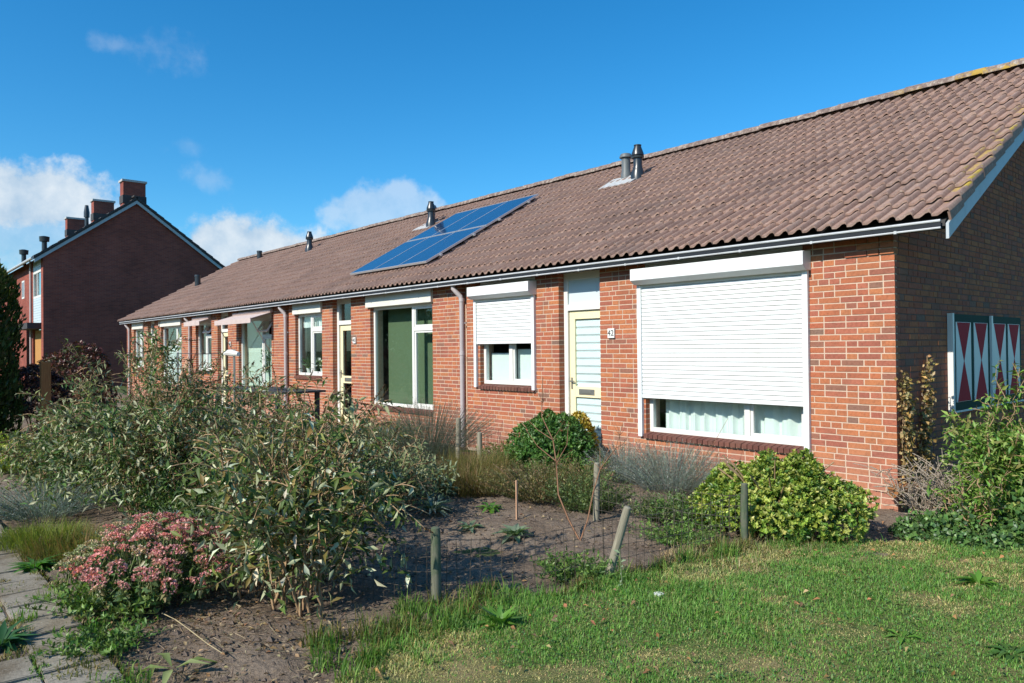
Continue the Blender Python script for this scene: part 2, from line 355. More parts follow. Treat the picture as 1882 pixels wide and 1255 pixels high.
class Geo:
    """numpy triangle soup with a colour per vertex, for foliage"""
    def __init__(s): s.v = []; s.t = []; s.c = []; s.n = 0
    def _push(s, V, T, C):
        # V (n,k,3)  T (m,3)  C (n,3)
        n, k = V.shape[:2]
        s.v.append(V.reshape(-1, 3)); idx = (np.arange(n) * k)[:, None, None] + np.array(T)[None]
        s.t.append(idx.reshape(-1, 3) + s.n); s.c.append(np.repeat(C, k, axis=0)); s.n += n * k
    def leaves(s, P, D, N, L, W, C, bend=.12, fold=.14):
        if len(P) == 0: return
        D = unit(D); S = unit(np.cross(D, N)); N = np.cross(S, D)
        L = np.asarray(L, float).reshape(-1, 1) * np.ones((len(P), 1)); W = np.asarray(W, float).reshape(-1, 1) * np.ones((len(P), 1))
        m = P + D * L * .45; e = N * W * fold
        V = np.stack([P, m - S * W * .5 + e, m + S * W * .5 + e, m - e, P + D * L - N * L * bend], 1)
        s._push(V, [(0, 3, 1), (0, 2, 3), (1, 3, 4), (3, 2, 4)], C)
    def blades(s, P, H, W, C, lean, az=None):
        n = len(P); az = RNG.uniform(0, 2 * np.pi, n) if az is None else az
        H = np.asarray(H, float).reshape(-1, 1) * np.ones((n, 1)); W = np.asarray(W, float).reshape(-1, 1) * np.ones((n, 1)); lean = np.asarray(lean, float).reshape(-1, 1) * np.ones((n, 1))
        d = np.stack([np.cos(az), np.sin(az), 0 * az], 1); sd = np.stack([-np.sin(az), np.cos(az), 0 * az], 1); up = np.array([0, 0, 1.])
        a = lean
        m = P + H * .5 * (up * np.cos(a * .5) + d * np.sin(a * .5)); t = m + H * .5 * (up * np.cos(a * 1.6) + d * np.sin(a * 1.6))
        V = np.stack([P - sd * W * .5, P + sd * W * .5, m + sd * W * .42, m - sd * W * .42, t], 1)
        s._push(V, [(0, 1, 2), (0, 2, 3), (3, 2, 4)], C)
    def segs(s, A, B, ra, rb, C):
        n = len(A)
        if n == 0: return
        d = unit(B - A); h = np.where(np.abs(d[:, 2:3]) < .9, np.array([[0, 0, 1.]]), np.array([[1., 0, 0]])); u = unit(np.cross(d, h)); v = np.cross(d, u)
        ra = np.asarray(ra, float).reshape(-1, 1) * np.ones((n, 1)); rb = np.asarray(rb, float).reshape(-1, 1) * np.ones((n, 1))
        ring = [(math.cos(t), math.sin(t)) for t in (0, 2.0944, 4.18879)]
        V = np.stack([A + (u * c + v * q) * ra for c, q in ring] + [B + (u * c + v * q) * rb for c, q in ring], 1)
        s._push(V, [(0, 1, 4), (0, 4, 3), (1, 2, 5), (1, 5, 4), (2, 0, 3), (2, 3, 5)], C)
    def mesh(s, name):
        me = bpy.data.meshes.new(name)
        if s.n == 0: return me
        V = np.concatenate(s.v).astype(np.float32); T = np.concatenate(s.t).astype(np.int32); C = np.concatenate(s.c)
        me.vertices.add(len(V)); me.vertices.foreach_set('co', V.ravel())
        me.loops.add(len(T) * 3); me.loops.foreach_set('vertex_index', T.ravel())
        me.polygons.add(len(T)); me.polygons.foreach_set('loop_start', np.arange(0, len(T) * 3, 3, dtype=np.int32))
        me.update(calc_edges=True)
        at = me.color_attributes.new('Col', 'FLOAT_COLOR', 'POINT')
        at.data.foreach_set('color', np.concatenate([C, np.ones((len(C), 1))], 1).astype(np.float32).ravel())
        me.validate(); return me
    def build(s, name, mat, parent=None, stuff=True, off=None):
        if off is not None: s.v = [v - np.array(off) for v in s.v]
        o = link(name, s.mesh(name), mat, parent)
        if stuff: o['kind'] = 'stuff'
        return o

def cols(n, palette, var=.18, weights=None):
    pal = np.array(palette, float); i = RNG.choice(len(pal), n, p=weights)
    c = pal[i] * (1 + RNG.normal(0, var, (n, 1))) * (1 + RNG.normal(0, var * .3, (n, 3)))
    return np.clip(c, .004, .95)

def rdir(n, up=0.0):
    v = RNG.normal(size=(n, 3)); v = unit(v); v[:, 2] += up; return unit(v)

# ================================================================== THE TERRACE
PER = 6.66; XL = -27.15; ZT = 2.66
COURSE = .0625
terr = thing('terraced_house', 'long row of single storey red brick bungalows under one brown tiled roof', 'house')

OPEN = []   # openings in the front wall
for k in range(4):
    o = -PER * k
    OPEN += [(-2.98 + o, -.90 + o, .50, 2.64), (-4.50 + o, -3.72 + o, .0, 2.64), (-6.27 + o, -4.97 + o, 1.0, 2.64), (-6.735 + o, -6.60 + o, 0, 2.64)]
OPEN = [(max(a, XL + .1), b, c, d) for a, b, c, d in OPEN]
OPEN_SORT = sorted(OPEN)

core = MB()
xs = sorted({XL, -.28} | {a for o in OPEN for a in o[:2]})
for a, b in zip(xs[:-1], xs[1:]):
    m = (a + b) / 2; op = [o for o in OPEN if o[0] < m < o[1]]
    if not op: core.box(a, b, 0, .28, -.1, ZT)
    else:
        o = op[0]
        if o[2] > 0: core.box(a, b, 0, .28, -.1, o[2])
        if o[1] - o[0] < .2: core.box(a, b, .07, .28, -.1, ZT)
        core.box(a, b, .0, .28, o[3], ZT)
RY, RZ, EY, EZ = 4.3, 5.27, -.20, 2.735
SL = (RZ - EZ) / (RY - EY); SLEN = math.hypot(RZ - EZ, RY - EY); SA = math.atan(SL)
DEP = 2 * RY
gz = lambda y: EZ + SL * (min(y, DEP - y) - EY)
gab = MB()
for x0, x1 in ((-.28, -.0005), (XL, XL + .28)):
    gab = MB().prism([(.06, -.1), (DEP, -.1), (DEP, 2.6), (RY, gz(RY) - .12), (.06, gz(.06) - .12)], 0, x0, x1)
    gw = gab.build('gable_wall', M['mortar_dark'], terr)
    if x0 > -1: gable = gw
core.box(-.28, 0, 0, .06, -.1, ZT).box(XL, XL + .28, 0, .06, -.1, ZT)
core.box(XL + .28, -.28, DEP - .28, DEP, -.1, 2.6)
wall = core.build('wall', M['mortar'], terr)

# ---- bricks -------------------------------------------------------
bricks = []   # (corner position, size, facing) facing 0: front wall, 1: right gable
def fill(a, b):
    out = []; x = a; first = True
    while x < b - .012:
        left = b - x
        L = .21 if random.random() < .62 else .10
        if left < .235: L = left
        elif left < .34: L = .10 if random.random() < .5 else left - .113
        elif left - L - .013 < .06: L = .10
        if first and L == .21 and random.random() < .4: L = .155
        L = min(L, left); out.append((x, x + L)); x += L + .013; first = False
    return out
ncourse = int(ZT / COURSE)
for c in range(ncourse):
    z = c * COURSE; zm = z + .026
    cuts = sorted((o[0], o[1]) for o in OPEN if o[2] - .01 < zm < o[3])
    iv = []; x = XL - .004
    for a, b in cuts:
        if a - x > .03: iv.append((x, a + .004))
        x = max(x, b - .004)
    iv.append((x, .005))
    for a, b in iv:
        fl = fill(a, b)
        for i, (p, q) in enumerate(fl):
            edge = i == 0 or i == len(fl) - 1
            j = random.uniform(-.0013, .0013)
            dep = .1 if edge else .02
            yo = 0.0
            if q > -.30 and c >= ncourse - 3 and c < ncourse: yo = -.018; dep = .1   # small corbel under the eaves at the corner pier
            bricks.append(((p, -.004 + j + yo, z), (q - p, dep + .004, .0495), 0))
    # gable
    st = .111 if True else 0
for c in range(int((RZ) / COURSE)):
    z = c * COURSE; zm = z + .03
    y1 = DEP if zm < gz(0) - .15 else None
    lim = RY - (RZ - .16 - zm) / SL if zm > gz(0) - .14 else 0
    a = max(.111 if c % 2 else .106, lim + .02); b = DEP - lim - .02
    if c >= ncourse: a = lim + .02
    if b - a < .1: continue
    for p, q in fill(a, b):
        bricks.append(((-.02 + random.uniform(-.0015, .0015), p, z), (.024, q - p, .0495), 1))

def bscore(b):
    (x, y, z), (sx, sy, sz), f = b
    c = Vector((x + sx / 2, y + sy / 2, z + sz / 2)) if f == 0 else Vector((x + sx, y + sy / 2, z + sz / 2))
    v = CAMP - c; d = v.length; n = Vector((0, -1, 0)) if f == 0 else Vector((1, 0, 0))
    u = -v; zz = u.dot(CF); px = u.dot(CR) / zz; py = u.dot(CU) / zz
    if abs(px) > .70 or abs(py) > .48: return 0
    ar = (sx if f == 0 else sy) * sz
    hid = .15 if (f == 0 and z < .35) or (f == 1 and z < .9) else 1
    return ar * max(0, n.dot(v) / d) / d ** 2 * hid
order = sorted(range(len(bricks)), key=lambda i: -bscore(bricks[i])); near = set(order[:300])
bcache = {}
mass = MB()
for i, (p, s, f) in enumerate(bricks):
    if i in near:
        key = tuple(round(t, 3) for t in s) + (f,)
        if key not in bcache:
            sx, sy, sz = key[:3]
            me = MB().box(0, sx, 0, sy, 0, sz).mesh('brick'); me.materials.append(M['brick']); bcache[key] = me
        link('brick', bcache[key], None, gable if f else wall, p)
    else: mass.box(p[0], p[0] + s[0], p[1], p[1] + s[1], p[2], p[2] + s[2])
tag(mass.build('brickwork', M['brick'], wall), kind='stuff')

# ---- roof ---------------------------------------------------------
XR = .55
rf = MB()
def rp(y, off): return (y, gz(y) + off)
rf.prism([(EY + .03, EZ - .12), (EY + .03, EZ - .075), (RY, RZ - .06), (DEP - EY, EZ - .06), (DEP - EY, EZ - .12), (RY, RZ - .14)], 0, XL - .2, XR - .05)
roof = rf.build('roof', M['dark'], terr)
# back slope covering, plain (never seen)
bs = MB().prism([(RY, RZ - .055), (RY, RZ), (DEP - EY, EZ), (DEP - EY, EZ - .055)], 0, XL - .2, XR - .05)
tag(bs.build('back_slope_tiles', M['tile'], roof), kind='stuff')

TW, NR = .30, 15
TL = SLEN / NR
PT = [(0.0, 0.0), (.30, -.002), (.50, .014), (.70, .036), (.90, .042), (.975, .028)]
PROF = [((t + k) * TW / 2, h) for k in (0, 1) for t, h in PT] + [(TW, 0.0)]
def tile_mb(verge=False, mb=None, T=None):
    """double-roll interlocking tile; local x across, y up the slope, z out of the slope"""
    mb = mb or MB(); n = len(PROF) - 1; vs = []; fs = []
    T = T or (lambda p: p)
    for i in range(n + 1):
        u, h = PROF[i]
        vs += [(u, -.012, h + .012), (u, -.006, h + .034), (u, TL + .03, h - .004)]
    for i in range(n):
        a = i * 3
        fs += [(a, a + 3, a + 4, a + 1), (a + 1, a + 4, a + 5, a + 2)]
    if verge:
        b = len(vs); x = TW
        vs += [(x, -.012, -.045), (x, TL + .01, -.065), (x, TL + .01, .0), (x, -.006, .036), (x - .02, -.012, -.045), (x - .02, -.012, .036)]
        fs += [(b, b + 1, b + 2, b + 3), (b + 4, b, b + 3, b + 5)]
    mb.add([T(v) for v in vs], fs); return mb
NC = int((XR - XL + .2) / TW) + 1
ex = Vector((1, 0, 0)); ey = Vector((0, math.cos(SA), math.sin(SA))); ez = Vector((0, -math.sin(SA), math.cos(SA)))
tiles = []
for r in range(NR):
    for c in range(NC):
        o = Vector((XR - TW * (c + 1), EY, EZ)) + ey * (TL * r) - ez * .036
        o += ez * random.uniform(-.003, .005) + ex * random.uniform(-.002, .002) + ey * random.uniform(-.007, .006)
        tiles.append((o, c == 0, random.uniform(-.008, .008)))
def tscore(t):
    v = CAMP - (t[0] + ex * .15 + ey * .17); d = v.length; u = -v; zz = u.dot(CF)
    if abs(u.dot(CR) / zz) > .70: return 0
    return max(0, ez.dot(v) / d) / d ** 2
to = sorted(range(len(tiles)), key=lambda i: -tscore(tiles[i])); tnear = set(to[:300])
tm = [tile_mb(False).mesh('roof_tile', True), tile_mb(True).mesh('roof_tile', True)]
for m_ in tm: m_.materials.append(M['tile'])
tmass = MB()
for i, (o, vg, rot) in enumerate(tiles):
    mat = Matrix(((1, 0, 0, o.x), (0, ey.y, ez.y, o.y), (0, ey.z, ez.z, o.z), (0, 0, 0, 1))) @ Matrix.Rotation(rot, 4, 'Z')
    if i in tnear:
        q = link('roof_tile', tm[1 if vg else 0], None, roof); q.matrix_local = mat
    else: tile_mb(vg, tmass, lambda p, mat=mat: mat @ Vector(p))
q = tmass.build('roof_tiles', M['tile'], roof, True); tag(q, kind='stuff')

# ridge tiles
rmb = MB(); prof = [(.145 * math.cos(t), .085 * math.sin(t)) for t in np.linspace(-.25, math.pi + .25, 9)]
vs = []; 
for x, s in ((0, 1.06), (.36, .97)):
    vs += [(x, p[0] * s, p[1] * s) for p in prof]
fs = [(i + 9, i, i + 1, i + 10) for i in range(8)] + [tuple(range(8, -1, -1))]
rmb.add(vs, [tuple(reversed(f)) for f in fs[:8]] + [fs[8]])
rme = rmb.mesh('ridge_tile', True); rme.materials.append(M['ridge'])
x = XR - .36
while x > XL - .2:
    q = link('ridge_tile', rme, None, roof, (x, RY, RZ - .0 + random.uniform(-.006, .006))); q.rotation_euler = (random.uniform(-.03, .03), random.uniform(-.012, .012), random.uniform(-.012, .012)); x -= .335

# barge board and soffit of the near gable, gutter, soffit
bb = MB().prism([(EY + .02, EZ - .235), (EY + .02, EZ - .10), (RY, RZ - .10), (RY, RZ - .25)], 0, XR - .04, XR - .015)
bb.build('barge_board', M['barge'], terr)
MB().prism([(RY, RZ - .20), (RY, RZ - .075), (DEP, EZ - .075), (DEP, EZ - .2)], 0, XR - .075, XR - .05).build('barge_board', M['barge'], terr)
MB().prism([(EY + .06, EZ - .125), (EY + .06, EZ - .105), (RY, RZ - .12), (RY, RZ - .14)], 0, .004, XR - .045).build('verge_soffit', M['dark'], terr)
gut = MB(); GX0, GX1 = XL - .15, XR - .07
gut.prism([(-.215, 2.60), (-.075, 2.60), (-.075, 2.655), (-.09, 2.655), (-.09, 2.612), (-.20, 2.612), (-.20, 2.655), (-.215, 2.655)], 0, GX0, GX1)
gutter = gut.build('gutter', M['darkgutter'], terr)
MB().tube([(GX0, -.214, 2.66), (GX1, -.214, 2.66)], .013, 8).build('gutter_lip', M['zinc'], gutter, True)
MB().tube([(GX0, -.212, 2.598), (GX1, -.212, 2.598)], .010, 8).build('gutter_foot', M['zinc'], gutter, True)
for i in range(34):
    x = .1 - i * .8
    if x < XL: break
    MB().box(x - .012, x + .012, -.224, -.20, 2.585, 2.612).build('gutter_bracket', M['zinc'], gutter)
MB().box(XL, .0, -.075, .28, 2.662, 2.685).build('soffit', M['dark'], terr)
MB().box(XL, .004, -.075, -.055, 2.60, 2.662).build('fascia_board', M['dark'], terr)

# down pipes
for k in range(1, 5):
    x = -PER * k - .005
    if x < XL: continue
    p = MB().tube([(x - .10, -.15, 2.60), (x - .10, -.15, 2.55), (x - .06, -.12, 2.49), (x - .015, -.07, 2.42), (x, -.055, 2.35), (x, -.055, 0)], .04, 10)
    for z in (2.36, 1.5, .5): p._lathe([(.04, -.03), (.047, -.028), (.047, .028), (.04, .03)], (x, -.055, z), 10)
    dp = p.build('downpipe', M['pvc'], terr, True)
    MB().box(x - .055, x + .055, -.03, .0, 1.98, 2.0).build('pipe_clip', M['zinc'], dp)

# ---- windows ------------------------------------------------------
def frame_mb(x0, x1, z0, z1, y, t=.055, d=.06):
    return MB().box(x0, x0 + t, y, y + d, z0, z1).box(x1 - t, x1, y, y + d, z0, z1).box(x0 + t, x1 - t, y, y + d, z1 - t, z1).box(x0 + t, x1 - t, y, y + d, z0, z0 + t)
def pane(parent, x0, x1, z0, z1, y, name='pane', mat='glass'):
    return MB().box(x0, x1, y, y + .006, z0, z1).build(name, M[mat], parent)
def wavy(x0, x1, z0, z1, y, amp, per, mat, parent, name='curtain', seed=0):
    n = max(6, int((x1 - x0) / per * 8)); vs = []; rr = random.Random(seed); ph = rr.uniform(0, 6)
    for i in range(n + 1):
        x = x0 + (x1 - x0) * i / n; t = (x - x0) / per * 2 * math.pi + ph
        yy = y + amp * math.sin(t) + amp * .5 * math.sin(t * 2.3 + 1)
        vs += [(x, yy, z0), (x, yy * 1.0 + amp * .3 * math.sin(t * .7), z1)]
    fs = [(2 * i, 2 * i + 2, 2 * i + 3, 2 * i + 1) for i in range(n)]
    return MB().add(vs, fs).build(name, M[mat], parent, True)
def sill(parent, x0, x1, z, single):
    n = int(round((x1 - x0) / .0725)); p = (x1 - x0) / n
    bed = MB().prism([(-.02, z - .075), (-.02, z - .022), (.10, z + .002), (.10, z - .075)], 0, x0 + .006, x1 - .006).build('sill', M['mortar'], parent)
    poly = [(-.048, z - .066), (-.048, z - .018), (.09, z + .008), (.09, z - .05)]
    if single:
        me = MB().prism([(a, b - z) for a, b in poly], 0, 0, p - .009).mesh('brick'); me.materials.append(M['sillbrick'])
        for i in range(n): link('brick', me, None, parent, (x0 + p * i, random.uniform(-.002, .002), z + random.uniform(-.0015, .0015)))
    else:
        mb = MB()
        for i in range(n): mb.prism(poly, 0, x0 + p * i, x0 + p * i + p - .009)
        tag(mb.build('sill_bricks', M['sillbrick'], parent), kind='stuff')

def big_window(k, mull=True, panel=True, curtain=None):
    o = -PER * k; x0, x1 = -2.98 + o, -.90 + o
    f = frame_mb(x0, x1, .52, 2.38, .075)
    xm = -1.62 + o
    f.box(xm - .035, xm + .035, .075, .135, .575, 2.325); f.box(xm + .035, x1 - .055, .075, .135, 1.90, 1.97)
    wn = f.build('window', M['white'], terr, bevel=.004)
    # inner sash of the side light
    frame_mb(xm + .035, x1 - .055, .575, 1.90, .09, .035, .035).build('sash', M['white'], wn, bevel=.003)
    pane(wn, x0 + .055, xm - .035, .575, 2.325, .11); pane(wn, xm + .07, x1 - .09, .61, 1.865, .115)
    sill(wn, x0, x1, .515, k < 1)
    if panel: MB().box(x0 - .09, x1 + .02, -.055, .10, 2.38, 2.60).build('lintel_panel', M['panel'], wn)
    return wn, x0, x1, xm

def vent(wn, x0, x1, z0, z1, tilt=0.0):
    """top-hung vent light, tilted open by tilt radians"""
    h = z1 - z0
    m = MB().box(x0, x0 + .035, -.02, .02, -h, 0).box(x1 - .035, x1, -.02, .02, -h, 0).box(x0 + .035, x1 - .035, -.02, .02, -.035, 0).box(x0 + .035, x1 - .035, -.02, .02, -h, -h + .035)
    v = m.build('vent_light', M['white'], wn, bevel=.003, loc=(0, .10, z1)); v.rotation_euler = (-tilt, 0, 0)
    g = MB().box(x0 + .035, x1 - .035, -.003, .003, -h + .035, -.035).build('vent_pane', M['glass'], wn, loc=(0, .10, z1)); g.rotation_euler = (-tilt, 0, 0)

def small_window(k, panel=True, vt=0.0):
    o = -PER * k; x0, x1 = -6.27 + o, -4.97 + o; xm = (x0 + x1) / 2
    f = frame_mb(x0, x1, 1.02, 2.38, .075); f.box(xm - .04, xm + .04, .075, .135, 1.075, 2.325)
    zt = 1.98
    if k: f.box(xm + .04, x1 - .055, .075, .135, zt, zt + .07)
    wn = f.build('window', M['white'], terr, bevel=.004)
    frame_mb(xm + .04, x1 - .055, 1.075, zt if k else 2.325, .09, .035, .035).build('sash', M['white'], wn, bevel=.003)
    pane(wn, x0 + .055, xm - .04, 1.075, 2.325, .11); pane(wn, xm + .075, x1 - .09, 1.11, (zt if k else 2.325) - .035, .115)
    if k: vent(wn, xm + .045, x1 - .06, zt + .072, 2.322, vt)
    sill(wn, x0, x1, 1.01, k < 1)
    if panel: MB().box(x0 - .05, x1 + .02, -.05, .10, 2.38, 2.60).build('lintel_panel', M['panel'], wn)
    return wn, x0, x1, xm

def roller_shutter(x0, x1, zb, zrail, label):
    """box, two guide rails and a curtain of slats let down to zb"""
    rs = MB().prism([(-.005, 2.345), (-.105, 2.345), (-.175, 2.395), (-.175, 2.535), (-.005, 2.55)], 0, x0 - .0, x1 + .02).build('roller_shutter', M['shutter'], terr, bevel=.004)
    tag(rs, label)
    for a, b in ((x0 + .0, x0 + .06), (x1 - .06, x1 - .0)):
        MB().box(a, b, -.05, -.006, zrail, 2.345).build('guide_rail', M['shutter'], rs, bevel=.003)
    pitch = .0505; n = int((2.35 - zb) / pitch)
    me = MB().prism([(-.018, 0), (-.027, .004), (-.030, .024), (-.027, .044), (-.018, .0485)], 0, x0 + .061, x1 - .061).mesh('slat'); me.materials.append(M['shutter'])
    for i in range(n): link('slat', me, None, rs, (0, 0, zb + .048 + i * pitch))
    MB().box(x0 + .061, x1 - .061, -.036, -.014, zb, zb + .045).build('bottom_slat', M['shutter'], rs, bevel=.003)
    MB().box(x0 + .061, x1 - .061, -.02, -.016, zb + .04, 2.345).build('slat_backing', M['interior'], rs)
    return rs

# house 1
wn, x0, x1, xm = big_window(0, panel=False)
MB().box(x0 - .06, x1 + .02, .01, .10, 2.38, 2.655).build('lintel_panel', M['panel'], wn)
roller_shutter(-3.065, -.835, .945, .465, 'wide white roller shutter let down over most of the window')
wavy(x0 + .12, xm - .02, .55, 2.3, .22, .028, .17, 'curtain', wn, seed=1); wavy(xm, x1 - .03, .55, 2.3, .22, .03, .23, 'curtain', wn, seed=2)
wn, x0, x1, xm = small_window(0, panel=False)
MB().box(x0 - .06, x1 + .02, .01, .10, 2.38, 2.655).build('lintel_panel', M['panel'], wn)
roller_shutter(-6.375, -4.965, 1.645, .965, 'small white roller shutter lowered halfway over the window')
MB().box(x0 + .04, xm - .02, .20, .205, 1.03, 1.50).build('sheer_curtain', M['curtain'], wn); MB().box(xm + .02, x1 - .03, .20, .205, 1.03, 1.56).build('sheer_curtain', M['curtain'], wn)
# house 2
wn, x0, x1, xm = big_window(1)
MB().box(x0 + .10, x1 - .03, .34, .345, .55, 2.36).build('green_blind', M['greenwall'], wn)
vent(wn, xm + .04, x1 - .058, 1.972, 2.322)
wn, x0, x1, xm = small_window(1)
for a, b, s in ((x0 + .05, xm - .03, 5), (xm + .03, x1 - .05, 6)): wavy(a, b, 2.08, 2.32, .2, .02, .12, 'curtain', wn, 'cafe_curtain', s)
# house 3
wn, x0, x1, xm = big_window(2, panel=False)
vent(wn, xm + .04, x1 - .058, 1.972, 2.322, .6)
MB().box(x0 + .02, xm, .24, .245, .56, 2.35).build('blind', M['mintblind'], wn); MB().box(xm + .05, x1 - .3, .24, .245, .56, 1.95).build('blind', M['mintblind'], wn)
MB().box(x0 - .06, x1 + .02, .0, .10, 2.38, 2.655).build('lintel_panel', M['panel'], wn)
wn, x0, x1, xm = small_window(2, False, .55)
MB().box(x0 - .06, x1 + .02, .0, .10, 2.38, 2.655).build('lintel_panel', M['panel'], wn)
wavy(x0 + .05, x1 - .05, 1.05, 1.5, .2, .015, .15, 'curtain', wn, 'cafe_curtain', 9)
# house 4
wn, x0, x1, xm = big_window(3); vent(wn, xm + .04, x1 - .058, 1.972, 2.322)
wavy(x0 + .05, x1 - .05, .56, 1.75, .2, .015, .12, 'curtain', wn, 'cafe_curtain', 11)
wn, x0, x1, xm = small_window(3)
wavy(x0 + .05, x0 + .35, 1.05, 2.3, .2, .02, .1, 'curtain', wn, 'curtain', 12)

# awnings of house 3: rolled out a little, with a valance and side arms
for x0, x1, out, lab in ((-16.45, -14.10, .55, 'wide faded pink awning partly rolled out'), (-19.62, -18.30, .32, 'narrow grey pink awning nearly rolled in')):
    z1 = 2.50; z0 = 2.50 - out * .30
    aw = MB().prism([(-.02, z1), (-out, z0), (-out, z0 - .012), (-.02, z1 - .012)], 0, x0, x1).build('awning', M['awning'], terr)
    tag(aw, lab)
    MB().box(x0, x1, -out - .014, -out, z0 - .11, z0 + .01).build('valance', M['awning'], aw)
    MB().tube([(x0 - .02, -.06, 2.52), (x1 + .02, -.06, 2.52)], .045, 10).build('roller', M['awning'], aw, True)
    if out > .4:
        for xx in (x0 + .02, x1 - .02): MB().tube([(xx, -out, z0 - .02), (xx, -.02, 1.45)], .010, 6).build('awning_arm', M['metal'], aw)

# ---- doors --------------------------------------------------------
def door(k, glass, blinds=False, label=None):
    o = -PER * k; x0, x1 = -4.50 + o, -3.72 + o
    f = MB().box(x0, x0 + .075, .10, .17, 0, 2.62).box(x1 - .05, x1, .10, .17, 0, 2.62).box(x0 + .075, x1 - .05, .10, .17, 2.09, 2.175).box(x0 + .075, x1 - .05, .10, .17, 2.52, 2.62)
    d = f.build('door', M['white'], terr, bevel=.004); tag(d, label)
    a, b = x0 + .078, x1 - .053
    l = MB().box(a, a + .10, .135, .175, .03, 2.085).box(b - .075, b, .135, .175, .03, 2.085)
    for z0, z1 in ((1.97, 2.085), (.89, 1.04), (.03, .24)): l.box(a + .10, b - .075, .135, .175, z0, z1)
    l.build('door_leaf', M['cream'], d, bevel=.004)
    pane(d, a + .10, b - .075, 1.04, 1.97, .152, 'door_glass'); pane(d, a + .10, b - .075, .24, .89, .152, 'door_glass')
    pane(d, x0 + .075, x1 - .05, 2.175, 2.52, .135, 'transom_light', 'bluefilm' if blinds else 'glass')
    if blinds:
        for i in range(16):
            z = .26 + i * .107
            if .86 < z < .98: continue
            MB().box(a + .10, b - .075, .166, .170, z, z + .082).build('blind_strip', M['blind'], d)
        MB().box(a + .09, b - .07, .171, .174, .2, 1.98).build('blind_backing', M['zinc'], d)
    lb = MB().box(a + .17, a + .46, .128, .137, .925, 1.005).build('letterbox', M['metal'], d, bevel=.004)
    MB().box(a + .235, a + .40, .122, .129, .945, .985).build('letterbox_flap', M['metal'], d)
    MB().box(a + .025, a + .055, .127, .137, 1.0, 1.16).box(a + .03, a + .12, .09, .10, 1.10, 1.118).box(a + .03, a + .045, .098, .13, 1.10, 1.118).build('door_handle', M['metal'], d)
    MB().box(x0 - .2, x1 + .05, -.12, .3, -.02, .012).build('threshold', M['slab'], d)
    return d
door(0, 0, True, 'cream door with white striped blinds behind its glass')
door(1, 0); door(2, 0); door(3, 0)

# ---- dark rooms behind the glass ---------------------------------
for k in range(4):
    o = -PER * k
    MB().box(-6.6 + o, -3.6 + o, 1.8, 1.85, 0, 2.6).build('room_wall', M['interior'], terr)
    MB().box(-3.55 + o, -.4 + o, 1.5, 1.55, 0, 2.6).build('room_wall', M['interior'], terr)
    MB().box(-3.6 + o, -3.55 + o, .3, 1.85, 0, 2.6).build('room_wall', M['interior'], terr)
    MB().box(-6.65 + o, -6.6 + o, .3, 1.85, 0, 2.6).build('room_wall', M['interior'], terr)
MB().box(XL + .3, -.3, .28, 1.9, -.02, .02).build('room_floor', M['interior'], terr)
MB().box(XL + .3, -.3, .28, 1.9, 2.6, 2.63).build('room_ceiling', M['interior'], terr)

# ---- house numbers ------------------------------------------------
def number(x, z, txt, wd, hg, size):
    p = MB().box(x, x + wd, -.03, -.008, z, z + hg).build('house_number', M['white'], terr, bevel=.004)
    cu = bpy.data.curves.new('digits', 'FONT'); cu.body = txt; cu.size = size; cu.align_x = 'CENTER'; cu.align_y = 'CENTER'; cu.extrude = .001
    tmp = bpy.data.objects.new('digits', cu); COL.objects.link(tmp); dg = bpy.context.evaluated_depsgraph_get()
    me = bpy.data.meshes.new_from_object(tmp.evaluated_get(dg)); bpy.data.objects.remove(tmp); me.materials.clear(); me.materials.append(M['black'])
    q = link('digits', me, None, p, (x + wd / 2, -.0315, z + hg / 2)); q.rotation_euler = (math.pi / 2, 0, 0)
number(-3.575, 1.695, '42', .115, .125, .105)
number(-3.62 - PER, 1.70, '40', .11, .12, .095)
number(-3.58 - 2 * PER, 1.70, '38', .11, .12, .095)

# ---- shutters on the gable ---------------------------------------
gs = MB().box(.008, .062, 1.30, 1.345, .86, 1.90).box(.008, .055, 1.345, 3.75, .845, .865).build('window_shutters', M['white'], terr)
for y0, y1 in ((1.347, 2.49), (2.54, 3.68)):
    s = MB().box(.012, .050, y0, y1, .868, 1.895).build('shutter_leaf', M['dgreen'], gs)
for y0, y1 in ((1.41, 1.86), (1.96, 2.41), (2.60, 3.06), (3.15, 3.60)):
    MB().box(.050, .056, y0, y1, .955, 1.81).build('shutter_panel', M['white'], gs)
    ym = (y0 + y1) / 2; zm = 1.39
    MB().prism([(y0 + .03, 1.806), (y1 - .03, 1.806), (ym, zm)], 0, .056, .060).build('red_triangle', M['red'], gs)
    MB().prism([(y0 + .03, .959), (ym, zm), (y1 - .03, .959)], 0, .056, .060).build('red_triangle', M['red'], gs)
MB().box(.012, .075, 2.492, 2.538, .868, 1.895).build('shutter_stile', M['white'], gs)

